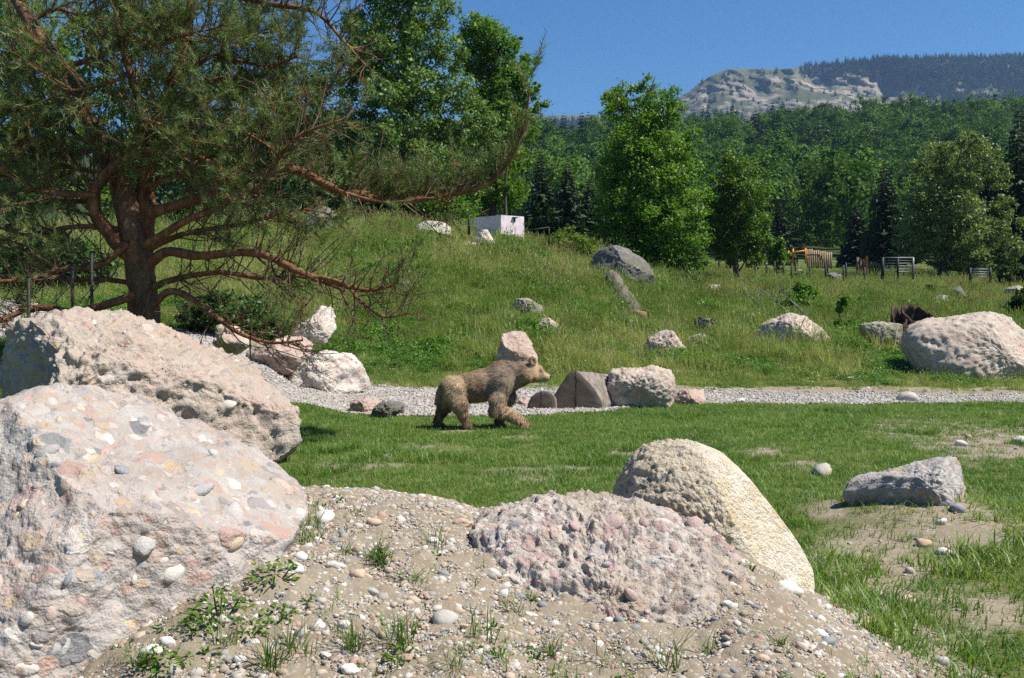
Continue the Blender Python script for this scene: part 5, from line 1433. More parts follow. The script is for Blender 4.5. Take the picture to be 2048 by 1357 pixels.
def near_spruce(label, px, base, topy, Y, rad, seed, n=34):
    b = P(px, base, Y); b[2] = float(ground_z(b[0], b[1])) - 0.2
    h = float(zat(topy, Y)) - b[2]
    th = thing('spruce_tree', b, label, 'spruce')
    me = spruce_mesh('crown', seed, n, 13, M['leaf_spruce'], 4, 1, rad)
    V = np.empty(len(me.vertices) * 3, np.float32); me.vertices.foreach_get('co', V); me.vertices.foreach_set('co', V * h)
    link('crown', me, th)
    MB().tube([[0, 0, 0], [0, 0, h * 0.97]], [h * 0.016, h * 0.003], 7, 0).build('trunk', M['bark'], th, True, (0, 0, 0))
near_spruce('dark spruce left of the pale spreading tree', 1768, 535, 318, 95, 0.24, 201)
near_spruce('dark spruce between the white hut and the bright tall tree', 1135, 500, 318, 80, 0.26, 202)
near_spruce('slim dark spruce right of the dark lush tree', 1082, 490, 300, 72, 0.22, 203)
near_spruce('shorter dark spruce beside the trunk of the bright tall tree', 1178, 510, 350, 84, 0.27, 204)
near_spruce('black green spruce filling the right edge of the photo', 2035, 550, 215, 76, 0.2, 205)
near_spruce('spruce half hidden behind the pale spreading tree', 1975, 545, 245, 90, 0.2, 206)
near_spruce('dark pointed spruce over the wooden fence', 1712, 535, 400, 100, 0.28, 207)
near_spruce('narrow spruce beyond the yellowish tree', 1560, 530, 395, 105, 0.25, 208)

# ------------------------------------------------------------------ forest on the slope
FD = [crown_mesh('forest_crown_%d' % k, 300 + k, 4200, M['leaf_forest'], 0.36 + 0.03 * (k % 3), 0.034) for k in range(6)]
FS = [spruce_mesh('forest_spruce_%d' % k, 320 + k, 17, 9, M['leaf_spruce'], 2, 1, 0.17 + 0.03 * k) for k in range(3)]
rng = np.random.default_rng(8)
pts = []
for Y in np.arange(128, 470, 9.0):
    x0, x1 = (300 - CX) / FPX * Y, (2150 - CX) / FPX * Y
    xs = np.arange(x0, x1, 9.0) + rng.uniform(-4, 4, len(np.arange(x0, x1, 9.0)))
    pts += [(x, Y + rng.uniform(-4, 4)) for x in xs]
pts = np.array(pts)
fpx = CX + FPX * pts[:, 0] / pts[:, 1]
ok = (pts[:, 1] > 150) | (fpx > 1500) & (pts[:, 1] > 135)
pts, fpx = pts[ok], fpx[ok]
con = n2(pts[:, 0], pts[:, 1], 0.02, 51, 3) + 0.5 * sstep(300, 430, pts[:, 1]) * (fpx < 1650) + rng.normal(0, 0.25, len(pts)) > 0.40
con |= (fpx < 1220) & (rng.random(len(pts)) < 0.35)
hgt = np.where(con, rng.uniform(13, 21, len(pts)), rng.uniform(10.5, 19, len(pts)))
hgt *= np.where(pts[:, 1] < 190, 0.85, 1.0)
fz = ground_z(pts[:, 0], pts[:, 1]) - 0.8
top_px = proj(np.stack([pts[:, 0], pts[:, 1], fz + hgt], -1))[1]
show = (fpx > 1080) & (fpx < 2080)
order = np.argsort(pts[:, 1] + np.where(show, 0, 1e4))
ind = order[:285]
kinds = rng.integers(0, 6, len(pts)); kc = rng.integers(0, 3, len(pts)); tur = rng.uniform(0, 6.28, len(pts))
for q in ind:
    if con[q]: o = link('spruce_tree', FS[kc[q]], None, (pts[q, 0], pts[q, 1], fz[q])); s = (hgt[q],) * 3
    else:
        o = link('forest_tree', FD[kinds[q]], None, (pts[q, 0], pts[q, 1], fz[q])); w = hgt[q] * rng.uniform(0.85, 1.15); s = (w, w, hgt[q])
    o.scale = s; o.rotation_euler = (0, 0, tur[q])
    row = ('front row of the wood', 'second row of the wood', 'lower slope of the wood', 'middle slope of the wood', 'high slope of the wood')[int(np.clip((pts[q, 1] - 150) / 22, 0, 4))]
    side = ('left of the tall walnut', 'just behind the walnut', 'beyond the yellowish ash', 'above the orange barrier', 'above the plank fence', 'above the field gate', 'just behind the pale cherry', 'at the right border')[int(np.clip((fpx[q] - 1080) / 125, 0, 7))]
    look = ('slim ' if hgt[q] < 15.5 else 'tall ') + 'dark spruce' if con[q] else ('small ' if hgt[q] < 12.2 else 'big ' if hgt[q] > 14.6 else 'mid-sized ') + 'round leafy tree'
    tag(o, look + ', ' + row + ', ' + side, 'spruce' if con[q] else 'tree', 'trees of the ' + row + ' ' + side)
rest = order[285:]
scatter('distant_wood', np.stack([pts[:, 0], pts[:, 1], fz], -1)[rest], eul_z(len(rest), rng, 0.02), hgt[rest], np.where(con, 6 + kc, kinds)[rest], rng.random(len(rest)), FD + FS, 'mixed dark green wood covering the upper slope below the mountain')
# ------------------------------------------------------------------ the Scots pine in front
PY = 13.6
pb0 = P(288, 660, PY); pb0[2] = float(ground_z(pb0[0], PY)) - 0.1
pine = thing('pine_tree', pb0, 'spreading Scots pine with orange limbs behind the big tan boulder on the left', 'pine')
rng = np.random.default_rng(17)
def px_path(pts, Y0, Y1, n):
    ys_ = np.linspace(Y0, Y1, len(pts))
    return smooth_path([P(a, b, y) for (a, b), y in zip(pts, ys_)], n)
w = lambda px, Y=PY: px / 2 * Y / FPX
MB().tube(smooth_path([pb0] + [P(a, b, PY + d) for a, b, d in ((287, 610, 0), (282, 560, 0), (272, 490, 0), (256, 425, .05), (240, 360, .1), (205, 300, .1), (165, 225, .1), (115, 130, .15), (60, 45, .2), (10, -50, .3), (-20, -170, .4))], 50),
          np.interp(np.linspace(0, 1, 50), [0, 0.1, 0.3, 0.5, 1], [w(66), w(58), w(54), w(42), w(20)]), 12, 0.25, True, 0.16, 3).build('trunk', M['bark_pine'], pine, True)
LIMB = [  # path, Y from, Y to, width from, width to, bare up to (fraction), needle density
 ([(285, 505), (290, 430), (290, 370), (302, 280), (332, 200), (366, 100), (385, -20), (400, -120)], 13.7, 14.1, 46, 14, 0.35, 1.0),
 ([(278, 525), (228, 482), (192, 430), (192, 380), (216, 345), (262, 302), (286, 240), (260, 150), (240, 70), (225, -40)], 13.5, 13.0, 30, 9, 0.45, 1.0),
 ([(192, 392), (120, 386), (60, 376), (0, 340), (-60, 300)], 13.3, 12.6, 13, 4, 0.25, 0.5),
 ([(190, 404), (110, 402), (45, 362), (-30, 300)], 13.5, 14.4, 12, 4, 0.3, 0.6),
 ([(255, 490), (205, 528), (125, 542), (60, 560), (0, 562), (-70, 575)], 13.4, 12.4, 15, 6, 0.5, 0.35),
 ([(275, 570), (215, 558), (140, 560), (80, 552), (20, 556), (-40, 540)], 13.7, 14.6, 12, 4, 0.5, 0.35),
 ([(270, 590), (160, 625), (80, 618), (30, 630), (-30, 655)], 13.2, 12.3, 18, 8, 0.7, 0.2),
 ([(275, 470), (200, 455), (130, 455), (60, 470), (-20, 450)], 13.6, 13.0, 14, 4, 0.3, 0.5),
 ([(300, 425), (395, 400), (470, 370), (540, 336), (600, 346), (660, 374), (740, 395), (800, 398), (880, 393), (955, 377), (990, 360), (1022, 318), (1045, 262), (1058, 185)], 13.5, 12.4, 24, 3, 0.42, 0.5),
 ([(605, 348), (680, 378), (740, 386), (815, 380), (860, 360)], 12.9, 13.3, 12, 4, 0.3, 0.6),
 ([(660, 375), (700, 390), (760, 405), (850, 398), (900, 410)], 12.8, 12.4, 8, 3, 0.5, 0.3),
 ([(300, 530), (332, 506), (400, 510), (500, 505), (552, 521), (620, 552), (700, 576), (752, 580), (806, 568)], 13.4, 12.3, 22, 5, 0.55, 0.14),
 ([(640, 556), (690, 570), (720, 602), (770, 634), (820, 628)], 12.6, 12.2, 8, 3, 0.6, 0.10),
 ([(305, 575), (350, 558), (430, 545), (520, 555), (600, 556), (690, 584)], 13.5, 13.0, 15, 4, 0.5, 0.18),
 ([(305, 612), (345, 582), (400, 614), (440, 640), (480, 668), (540, 686), (605, 680)], 13.3, 12.2, 16, 4, 0.45, 0.22),
 ([(290, 490), (378, 440), (450, 410), (520, 372), (562, 310), (602, 270), (690, 236)], 13.3, 12.2, 17, 4, 0.35, 0.28),
 ([(295, 500), (360, 470), (440, 458), (520, 440), (600, 420), (660, 430)], 13.6, 13.9, 14, 3, 0.35, 0.5),
 ([(330, 205), (420, 160), (480, 172), (560, 205), (640, 210)], 13.9, 13.5, 14, 4, 0.2, 1.0),
 ([(385, -20), (440, -12), (520, 4), (600, 18), (650, 40), (690, 85), (730, 130)], 14.0, 13.4, 16, 4, 0.3, 0.38),
 ([(345, 172), (420, 112), (480, 120), (540, 131), (592, 112)], 13.9, 13.2, 12, 4, 0.2, 1.0),
 ([(165, 225), (100, 250), (40, 230), (-30, 185)], 13.7, 13.0, 14, 4, 0.25, 0.9),
 ([(120, 132), (200, 112), (262, 62), (335, 30)], 13.7, 13.0, 13, 4, 0.2, 1.0),
 ([(290, 372), (350, 352), (430, 332), (492, 292), (525, 230)], 13.7, 13.1, 14, 4, 0.2, 1.0),
 ([(286, 240), (350, 260), (420, 250), (480, 262), (550, 300)], 13.1, 12.5, 10, 3, 0.15, 1.0),
 ([(262, 302), (330, 300), (400, 318), (460, 352), (500, 400)], 13.1, 12.4, 11, 3, 0.2, 0.8),
 ([(205, 300), (120, 310), (60, 290), (0, 250)], 13.7, 12.9, 12, 3, 0.2, 0.9),
 ([(260, 150), (200, 170), (130, 180), (60, 130)], 13.0, 12.5, 9, 3, 0.1, 1.0),
 ([(366, 100), (320, 60), (280, 20), (240, -20)], 14.1, 13.6, 10, 3, 0.1, 1.0),
 ([(240, 70), (310, 90), (380, 70), (450, 50)], 13.0, 12.6, 9, 3, 0.1, 1.0),
 ([(366, 100), (440, 60), (500, 70), (570, 60)], 14.1, 14.6, 10, 3, 0.1, 1.0),
 ([(60, 45), (20, 100), (-10, 150), (-50, 160)], 13.8, 13.2, 10, 3, 0.1, 0.9),
 ([(60, 45), (110, 20), (170, 30), (230, 0)], 13.8, 14.3, 10, 3, 0.1, 1.0),
 ([(302, 280), (370, 300), (430, 380), (470, 430)], 13.9, 14.5, 10, 3, 0.1, 0.8),
 ([(216, 345), (150, 340), (90, 320), (30, 310)], 13.3, 14.2, 9, 3, 0.15, 0.8),
 ([(205, 300), (140, 260), (80, 180), (40, 60)], 13.8, 14.6, 11, 3, 0.1, 1.0),
 ([(332, 200), (400, 215), (470, 215), (540, 170)], 14.0, 14.8, 10, 3, 0.1, 1.0),
 ([(385, -20), (330, -60), (260, -90), (180, -80)], 14.1, 13.5, 12, 3, 0.1, 1.0),
 ([(-20, -170), (60, -130), (160, -120), (280, -130)], 14.0, 13.0, 12, 3, 0.1, 1.0),
 ([(400, -120), (480, -100), (560, -60), (640, -50)], 14.1, 13.4, 12, 3, 0.1, 1.0),
]
def shoot(nb, base, d, L, rng, dry):
    """a pine shoot: needles standing round the last stretch of a twig"""
    n = 24
    t = rng.uniform(0.0, 1.0, n)
    rd = rng.normal(0, 1, (n, 3)); rd = unit(rd - d * (rd @ d)[:, None])
    nd = unit(d * 0.75 + rd * 0.8 + np.array([0, 0, 0.10]))
    p0 = base + d * (t * L)[:, None]
    ln = rng.uniform(0.06, 0.105, n)
    s = unit(np.cross(nd, rng.normal(0, 1, (n, 3)))) * 0.0042
    V = np.stack([p0 - s, p0 + s, p0 + nd * ln[:, None]], 1).reshape(-1, 3)
    (nb[1] if dry else nb[0]).add(V, np.arange(3 * n).reshape(-1, 3), None, np.repeat(np.clip(rng.normal(0.5, 0.2) + rng.normal(0, 0.12, n), 0, 1), 3))
for pts, Y0, Y1, w0, w1, bare, dens in LIMB:
    n = 8 * len(pts)
    path = px_path(pts, Y0, Y1, n)
    path = path + 0.02 * np.stack([vnoise(path * 2.2, 61), vnoise(path * 2.2, 62), vnoise(path * 2.2, 63)], -1)
    rad = np.linspace(w(w0), w(w1), n)
    up = pts[-1] in ((1058, 185), (860, 360))
    lb, nb = MB(), (MB(), MB())
    lb.tube(path, rad, 8, np.clip(np.linspace(0.55, 0.95, n).repeat(8), 0, 1) if False else 0.75, False, 0.14, len(pts))
    tg = unit(np.gradient(path, axis=0))
    length = np.linalg.norm(np.diff(path, axis=0), axis=1).sum()
    for k in range(int(length * (15 + 8 * dens))):
        f = rng.uniform(0.18, 1.0)
        if up and f > 0.72 and rng.random() < 0.5: continue
        i = min(n - 1, int(f * n))
        full = f > bare * 0.8 and rng.random() < (min(1, dens * 1.5) if dens > 0.4 else dens)
        side = unit(np.cross(tg[i], rng.normal(0, 1, 3)))
        d = unit(tg[i] * rng.uniform(0.2, 0.9) + side * 0.9 + np.array([0, 0, 1.1 if up else 0.30]))
        tl = rng.uniform(0.3, 0.9) * (0.75 if f > 0.8 else 1) * (0.62 if up else 1)
        bend = unit(rng.normal(0, 1, 3)) * 0.22 + np.array([0, 0, 0.10])
        tp = smooth_path([path[i], path[i] + d * tl * 0.5, path[i] + d * tl + bend * tl], 6)
        lb.tube(tp, np.linspace(min(0.011, rad[i] * 0.6), 0.003, 6), 4, 0.25 if full else 0.0, False)
        for m in range(rng.integers(3, 7)):
            j = rng.integers(2, 6)
            d2 = unit(unit(tp[5] - tp[2]) + rng.normal(0, 0.65, 3) + np.array([0, 0, 0.15]))
            l2 = rng.uniform(0.10, 0.30)
            e = tp[j] + d2 * l2
            lb.tube([tp[j], tp[j] + d2 * l2 * 0.5 + rng.normal(0, .015, 3), e], [0.0045, 0.0035, 0.002], 3, 0.2 if full else 0.0, False)
            if full:
                dry = rng.random() < 0.07
                shoot(nb, e - d2 * l2 * 0.75, d2, l2, rng, dry)
                if rng.random() < 0.6: shoot(nb, tp[j] - d * 0.1, unit(d + rng.normal(0, .3, 3)), 0.15, rng, dry)
    br = lb.build('branch', M['bark_pine'], pine, True)
    for q, mt in ((nb[0], 'needles'), (nb[1], 'needles_dry')):
        if q.n:
            V, T, Q, A = q.arrays()
            o = link('needles', mesh_of('needles', V - pb0, T, Q, [M[mt]], {'tint': A}), br)

# ------------------------------------------------------------------ grass
def blade_clump(name, seed, n, rad, h0, h1, wd, mat, lean=0.35, heads=0):
    rng = np.random.default_rng(seed)
    mb = MB()
    for k in range(n):
        a, r = rng.uniform(0, 6.283), rad * math.sqrt(rng.random())
        b = np.array([math.cos(a) * r, math.sin(a) * r, -0.02])
        h = rng.uniform(h0, h1)
        d = rng.normal(0, lean, 2)
        wv = unit(np.array([-d[1], d[0], 0.0]) + 1e-4) * wd * rng.uniform(0.7, 1.3) / 2
        m = b + np.array([d[0] * 0.35 * h, d[1] * 0.35 * h, h * 0.6]); t = b + np.array([d[0] * h, d[1] * h, h * 0.95])
        mb.add([b - wv, b + wv, m + wv * 0.8, m - wv * 0.8, t], [[3, 2, 4]], [[0, 1, 2, 3]], np.full(5, rng.random()))
    for k in range(heads):
        a, r = rng.uniform(0, 6.283), rad * math.sqrt(rng.random())
        b = np.array([math.cos(a) * r, math.sin(a) * r, 0.0]); h = h1 * rng.uniform(1.0, 1.5); d = rng.normal(0, 0.15, 2)
        t = b + np.array([d[0] * h, d[1] * h, h])
        mb.tube([b, t], [wd * 0.25, wd * 0.2], 3, 0.95, False)
        mb.leaves([t, t - [0, 0, h * .08]], [[d[0], d[1], 1]] * 2, [[rng.normal(), rng.normal(), 0.1], [rng.normal(), rng.normal(), 0.1]], h * 0.2, wd * 1.6, 1.0)
    return mb.mesh(name, [mat])
def herb_clump(name, seed, n, rad, h, size, mat):
    rng = np.random.default_rng(seed)
    mb = MB()
    a, r = rng.uniform(0, 6.283, n), rad * np.sqrt(rng.random(n))
    p = np.stack([np.cos(a) * r, np.sin(a) * r, h * rng.random(n) ** 0.8 * (1 - 0.5 * (r / rad) ** 2)], -1)
    mb.leaves(p, np.stack([np.cos(a), np.sin(a), rng.normal(0.1, 0.4, n)], -1), unit(rng.normal(0, 0.5, (n, 3)) + [0, 0, 1]), size * rng.uniform(0.6, 1.3, n), size * 0.6 * rng.uniform(0.7, 1.2, n), rng.random(n))
    for k in range(max(2, n // 14)):
        mb.tube([[p[k, 0] * .4, p[k, 1] * .4, 0], p[k]], [0.004, 0.003], 3, 0.2, False)
    return mb.mesh(name, [mat])
LAWN = [blade_clump('lawn_%d' % k, 400 + k, 26, 0.085, 0.025, 0.075, 0.0055, M['lawn'], 0.5) for k in range(5)] + [blade_clump('lawn_tuft_%d' % k, 410 + k, 26, 0.06, 0.06, 0.13, 0.006, M['lawn'], 0.5) for k in range(2)]
MEAD = [blade_clump('meadow_%d' % k, 420 + k, 30, 0.20, 0.12, 0.34, 0.013, M['meadow'], 0.42, 2) for k in range(5)]
HERB = [herb_clump('herb_%d' % k, 430 + k, 42, 0.17, 0.20, 0.06, M['herb']) for k in range(4)]
SORR = [blade_clump('sorrel_%d' % k, 440 + k, 6, 0.12, 0.1, 0.3, 0.01, M['meadow'], 0.2, 0) for k in range(1)]
rng = np.random.default_rng(44)
# lawn
n = 84000
X = rng.uniform(-12, 17, n); Yp = 3.6 + (17.9 - 3.6) * rng.random(n) ** 0.85
Z = surf_z(X, Yp)
a, b = proj(np.stack([X, Yp, Z], -1))
gr = green_amount(X, Yp, Z)
onm = (mound_z(X, Yp) > ground_z(X, Yp) + 0.02 + 0.10 * n2(X, Yp, 2.5, 59, 3) + 0.06) & (X < 1.35 + 0.5 * n2(X, Yp, 1.5, 58, 3) + 0.25) & (Yp < 6.6)
ok = (a > -700) & (a < 3000) & (b < 1900) & (gravel_mask(X, Yp) < 0.0) & (~onm) & (gr + 0.35 * n2(X, Yp, 5.0, 61, 2) > rng.uniform(-0.15, 1.0, n))
X, Yp, Z = X[ok], Yp[ok], Z[ok]
tint = np.clip(0.46 + 0.65 * n2(X, Yp, 0.55, 62, 4) + 0.4 * n2(X, Yp, 3.0, 68, 3) + rng.normal(0, 0.14, len(X)), 0, 1)
tall = (n2(X, Yp, 1.1, 63, 3) > 0.30) & (rng.random(len(X)) < 0.5)
scl = rng.uniform(0.75, 1.25, len(X)) * (1 + 0.25 * n2(X, Yp, 0.8, 64)) * np.where(X > 1.5, np.where(Yp < 8.5, 1.25, 1.0), 1.0)
scatter('lawn_grass', np.stack([X, Yp, Z], -1), eul_z(len(X), rng), scl, np.where(tall, rng.integers(5, 7, len(X)), rng.integers(0, 5, len(X))), tint, LAWN, 'short green grass of the lawn the bear walks on')
# meadow and hill
n = 250000
Yp = 19.5 * (75 / 19.5) ** rng.random(n)
X = rng.uniform(-0.74, 0.74, n) * Yp
keep = rng.random(n) < np.clip(Yp / 45, 0.5, 1)
X, Yp = X[keep], Yp[keep]
Z = ground_z(X, Yp)
a, b = proj(np.stack([X, Yp, Z], -1))
gr = green_amount(X, Yp, Z)
nz1, nz2 = n2(X, Yp, 0.35, 65, 3), n2(X, Yp, 0.9, 66, 3)
ok = (a > -520) & (a < 2560) & (gravel_mask(X, Yp) < -0.1) & (gr > rng.uniform(0.2, 0.9, len(X)))
X, Yp, Z, nz1, nz2, a, b = [q[ok] for q in (X, Yp, Z, nz1, nz2, a, b)]
lush = np.clip(nz2 * 1.6 + 0.9 * ell(a, b, 1830, 715, 150, 45) + 0.6 * ell(a, b, 1000, 700, 250, 60) + 0.5 * ell(a, b, 760, 720, 120, 50) + 0.4 * ell(a, b, 1560, 590, 60, 60) - 0.1, -1, 1.5)
herb = lush + rng.normal(0, 0.22, len(X)) > 0.36
tint = np.clip(0.45 + 0.75 * nz1 + 0.55 * n2(X, Yp, 1.1, 64, 3) - 0.15 * lush + rng.normal(0, 0.17, len(X)), 0, 1)
scl = rng.uniform(0.5, 1.2, len(X)) * np.clip(Yp / 36, 0.6, 1.0) * (0.7 + 0.3 * sstep(21, 26, Yp)) * np.clip(1 + 0.5 * nz2 + 0.7 * n2(X, Yp, 0.7, 60, 2), 0.35, 2.0)
m = ~herb
scatter('meadow_grass', np.stack([X, Yp, Z], -1)[m], eul_z(int(m.sum()), rng), scl[m], rng.integers(0, 5, int(m.sum())), tint[m], MEAD, 'long unmown grass covering the hill and meadow')
m = herb
scatter('meadow_herbs', np.stack([X, Yp, Z], -1)[m], eul_z(int(m.sum()), rng), scl[m] * 1.45, rng.integers(0, 4, int(m.sum())), rng.random(int(m.sum())), HERB, 'leafy herbs and nettles growing in patches of the meadow')
TALL = [blade_clump('tall_%d' % k, 445 + k, 34, 0.14, 0.28, 0.6, 0.012, M['meadow'], 0.5, 4) for k in range(3)]
m = (~herb) & (n2(X, Yp, 0.6, 57, 3) > 0.12) & (rng.random(len(X)) < 0.10) & (Yp > 22.5)
k_ = int(m.sum())
scatter('tall_grass', np.stack([X, Yp, Z], -1)[m], eul_z(k_, rng, 0.2), rng.uniform(0.6, 1.15, k_), rng.integers(0, 3, k_), np.clip(tint[m] + 0.22, 0, 1), TALL, 'taller pale grass tufts standing out of the meadow')
# rusty seed heads and small flowers
SEED = []
for k in range(3):
    r2 = np.random.default_rng(450 + k); mb = MB()
    for q in range(7):
        b_ = np.array([*r2.normal(0, .1, 2), 0]); t = b_ + [*r2.normal(0, .06, 2), r2.uniform(.3, .55)]
        mb.tube([b_, t], [0.004, 0.003], 3, 0.3, False)
        for e in range(5): mb.leaves([t - [0, 0, 0.03 * e]], [[*r2.normal(0, .3, 2), 1]], [r2.normal(0, 1, 3)], 0.05, 0.022, r2.random())
    SEED.append(mb.mesh('seed_head_%d' % k, [M['sorrel']]))
FLW = []
for k in range(2):
    r2 = np.random.default_rng(460 + k); mb = MB()
    for q in range(5):
        p = np.array([*r2.normal(0, .12, 2), r2.uniform(.14, .3)])
        mb.leaves([p, p], [[1, 0, 0.2], [0, 1, 0.2]], [[0, 0, 1]] * 2, 0.022, 0.022, k)
    FLW.append(mb.mesh('flower_%d' % k, [M['flower']]))
n = len(X)
s1 = (n2(X, Yp, 0.5, 67, 3) > 0.22) & (rng.random(n) < 0.05) & (Yp > 23)
scatter('seed_heads', np.stack([X, Yp, Z], -1)[s1], eul_z(int(s1.sum()), rng), rng.uniform(0.7, 1.2, int(s1.sum())) * np.clip(Yp[s1] / 35, .8, 1.5), rng.integers(0, 3, int(s1.sum())), rng.random(int(s1.sum())), SEED, 'rusty sorrel seed heads among the meadow grass')
s2 = (rng.random(n) < 0.07) & (Yp < 32)
scatter('meadow_flowers', np.stack([X, Yp, Z], -1)[s2], eul_z(int(s2.sum()), rng), rng.uniform(0.7, 1.2, int(s2.sum())), rng.integers(0, 2, int(s2.sum())), rng.random(int(s2.sum())), FLW, 'tiny white and yellow flowers in the meadow')

# weeds one can pick out on the mound and in front
M['weed'] = leaf_mat('weed grass', (0.05, 0.105, 0.016), (0.095, 0.165, 0.028), (0.17, 0.21, 0.06), 0.35, 0.45)
M['weed_leaf'] = leaf_mat('weed leaves', (0.06, 0.13, 0.016), (0.10, 0.19, 0.022), (0.17, 0.24, 0.04), 0.35, 0.45)
TUFTS = [(600, 1310, 1.3, 'long drooping dark grass tuft at the bottom, left of the upright tuft'), (705, 1300, 0.9, 'spiky grass tuft spread flat below the round white stone'), (800, 1290, 1.0, 'grass tuft right of the flat spiky tuft'), (960, 1285, 1.1, 'tall grass tuft left of the foot of the pink slab'),
         (1215, 1330, 1.0, 'grass tuft in front of the pink slab at the bottom edge'), (1330, 1335, 0.95, 'bright grass tuft at the bottom, right of the pink slab foot'), (755, 1130, 0.8, 'small grass tuft in the middle of the mound'), (870, 1095, 0.8, 'thin grass blades below the mound dip'),
         (690, 1110, 0.6, 'sparse grass tuft left of the orange stone'), (625, 1075, 0.6, 'single upright grass shoots near the mound crest'), (830, 1165, 0.7, 'grass tuft leaning beside the slate pebble'), (606, 1085, 0.9, 'grass tuft against the right side of the pebbly boulder'),
         (625, 1055, 0.8, 'thin grass behind the egg shaped stone'), (450, 1290, 0.8, 'grass tuft beside the leafy weeds bottom left'), (285, 1325, 0.9, 'grass tuft at the foot of the pebbly boulder bottom left'), (1030, 1230, 0.7, 'thin tall grass stalks left of the pink slab'), (1060, 1200, 0.5, 'short grass sprig at the pink slab edge'),
         (1100, 1310, 0.6, 'small grass sprig under the pink slab'), (1420, 1310, 0.7, 'grass tuft at the bottom right of the pink slab'), (540, 1340, 0.9, 'grass tuft at the bottom edge left of the drooping one'), (300, 1330, 0.7, 'short grass by the flat pale oval stone'), (905, 1340, 0.8, 'grass tuft at the bottom edge in the middle'), (1560, 1290, 0.6, 'small tuft on the right foot of the mound')]
for k, (px, py, s, lab) in enumerate(TUFTS):
    g = hit(px, py, 2.4)
    me = blade_clump('grass_tuft', 500 + k, int(rng.integers(22, 75)), rng.uniform(0.025, 0.07) * s, 0.04 * s, rng.uniform(0.12, 0.2) * s, rng.uniform(0.003, 0.005), M['weed'], rng.uniform(0.45, 1.1))
    tag(link('grass_tuft', me, None, g), lab, 'grass tuft', 'grass tufts on the dirt mound')
WEEDS = [(545, 1165, 1.2, 'bright leafy clover-like weed beside the pebbly boulder'), (440, 1235, 1.3, 'broad leafy weed patch at the lower left of the mound'), (500, 1270, 0.9, 'low leafy weed below the broad weed patch'), (330, 1335, 0.9, 'leafy weed at the bottom edge near the flat oval stone'), (765, 1120, 0.7, 'low green weed in the mound centre'), (560, 1240, 0.8, 'feathery weed left of the cream stone'), (395, 1265, 0.8, 'small leafy weed left of the broad patch'), (800, 1320, 0.7, 'low weed at the bottom under the grass tuft'), (1000, 1320, 0.6, 'tiny green weed left of the white pebble')]
for k, (px, py, s, lab) in enumerate(WEEDS):
    g = hit(px, py, 2.4)
    tag(link('weed_plant', herb_clump('weed_plant', 540 + k, 95, 0.085 * s, 0.08 * s, 0.022 * s, M['weed_leaf']), None, g), lab, 'weed', 'leafy weeds on the dirt mound')
# thin sprouts everywhere on the mound
n = 900
X = rng.uniform(-1.9, 1.9, n); Yp = rng.uniform(2.7, 4.6, n); Z = mound_z(X, Yp)
ok = (Z > ground_z(X, Yp)) & (n2(X, Yp, 2.2, 69, 3) + rng.normal(0, .2, n) + 0.5 * (Yp < 3.6) > 0.22)
SPR = [blade_clump('sprout_%d' % k, 560 + k, 9, 0.03, 0.02, 0.075, 0.0035, M['lawn'], 0.6) for k in range(4)] + [herb_clump('sprout_leaf_%d' % k, 570 + k, 9, 0.03, 0.03, 0.016, M['herb']) for k in range(2)]
scatter('sprouts', np.stack([X, Yp, Z], -1)[ok], eul_z(int(ok.sum()), rng), rng.uniform(0.6, 1.4, int(ok.sum())), rng.integers(0, 6, int(ok.sum())), rng.random(int(ok.sum())), SPR, None, dirt_mound)

# ------------------------------------------------------------------ mountain and far ridge
def mtn_mat():
    t = NT('mountain rock scrub and wood')
    p = t.pos()
    r = t.mix(t.mr(t.noise(p, 0.012, 6, 0.65), 0.35, 0.65), (0.27, 0.23, 0.195), (0.17, 0.16, 0.14))
    r = t.mix(t.mr(t.noise(t.scale(p, (1, 1, 5)), 0.006, 5, 0.65), 0.42, 0.6), r, (0.33, 0.265, 0.215))
    scrub = t.mix(t.noise(p, 0.03, 4, 0.7), (0.045, 0.06, 0.025), (0.095, 0.10, 0.055))
    m = t.mr(t.math('ADD', t.noise(p, 0.02, 7, 0.75), t.math('MULTIPLY', t.math('SUBTRACT', t.noise(p, 0.0045, 4, 0.6), 0.5), 0.8)), 0.40, 0.54)
    nz = t.n('SeparateXYZ', {0: t.n('NewGeometry').outputs['Normal']}).outputs[2]
    m = t.math('MULTIPLY', m, t.mr(nz, 0.12, 0.4))
    col = t.mix(m, r, scrub)
    col = t.mix(t.attr('grass'), col, (0.115, 0.125, 0.06))
    col = t.mix(t.attr('wood'), col, (0.035, 0.052, 0.02))
    return t.pbr(col, 0.95, t.bump(t.noise(p, 0.05, 6, 0.75), 0.9, 6.0), 0.05)
M['mountain'] = mtn_mat()
def interp(pts, x): 
    pts = np.array(pts, float); return np.interp(x, pts[:, 0], pts[:, 1])
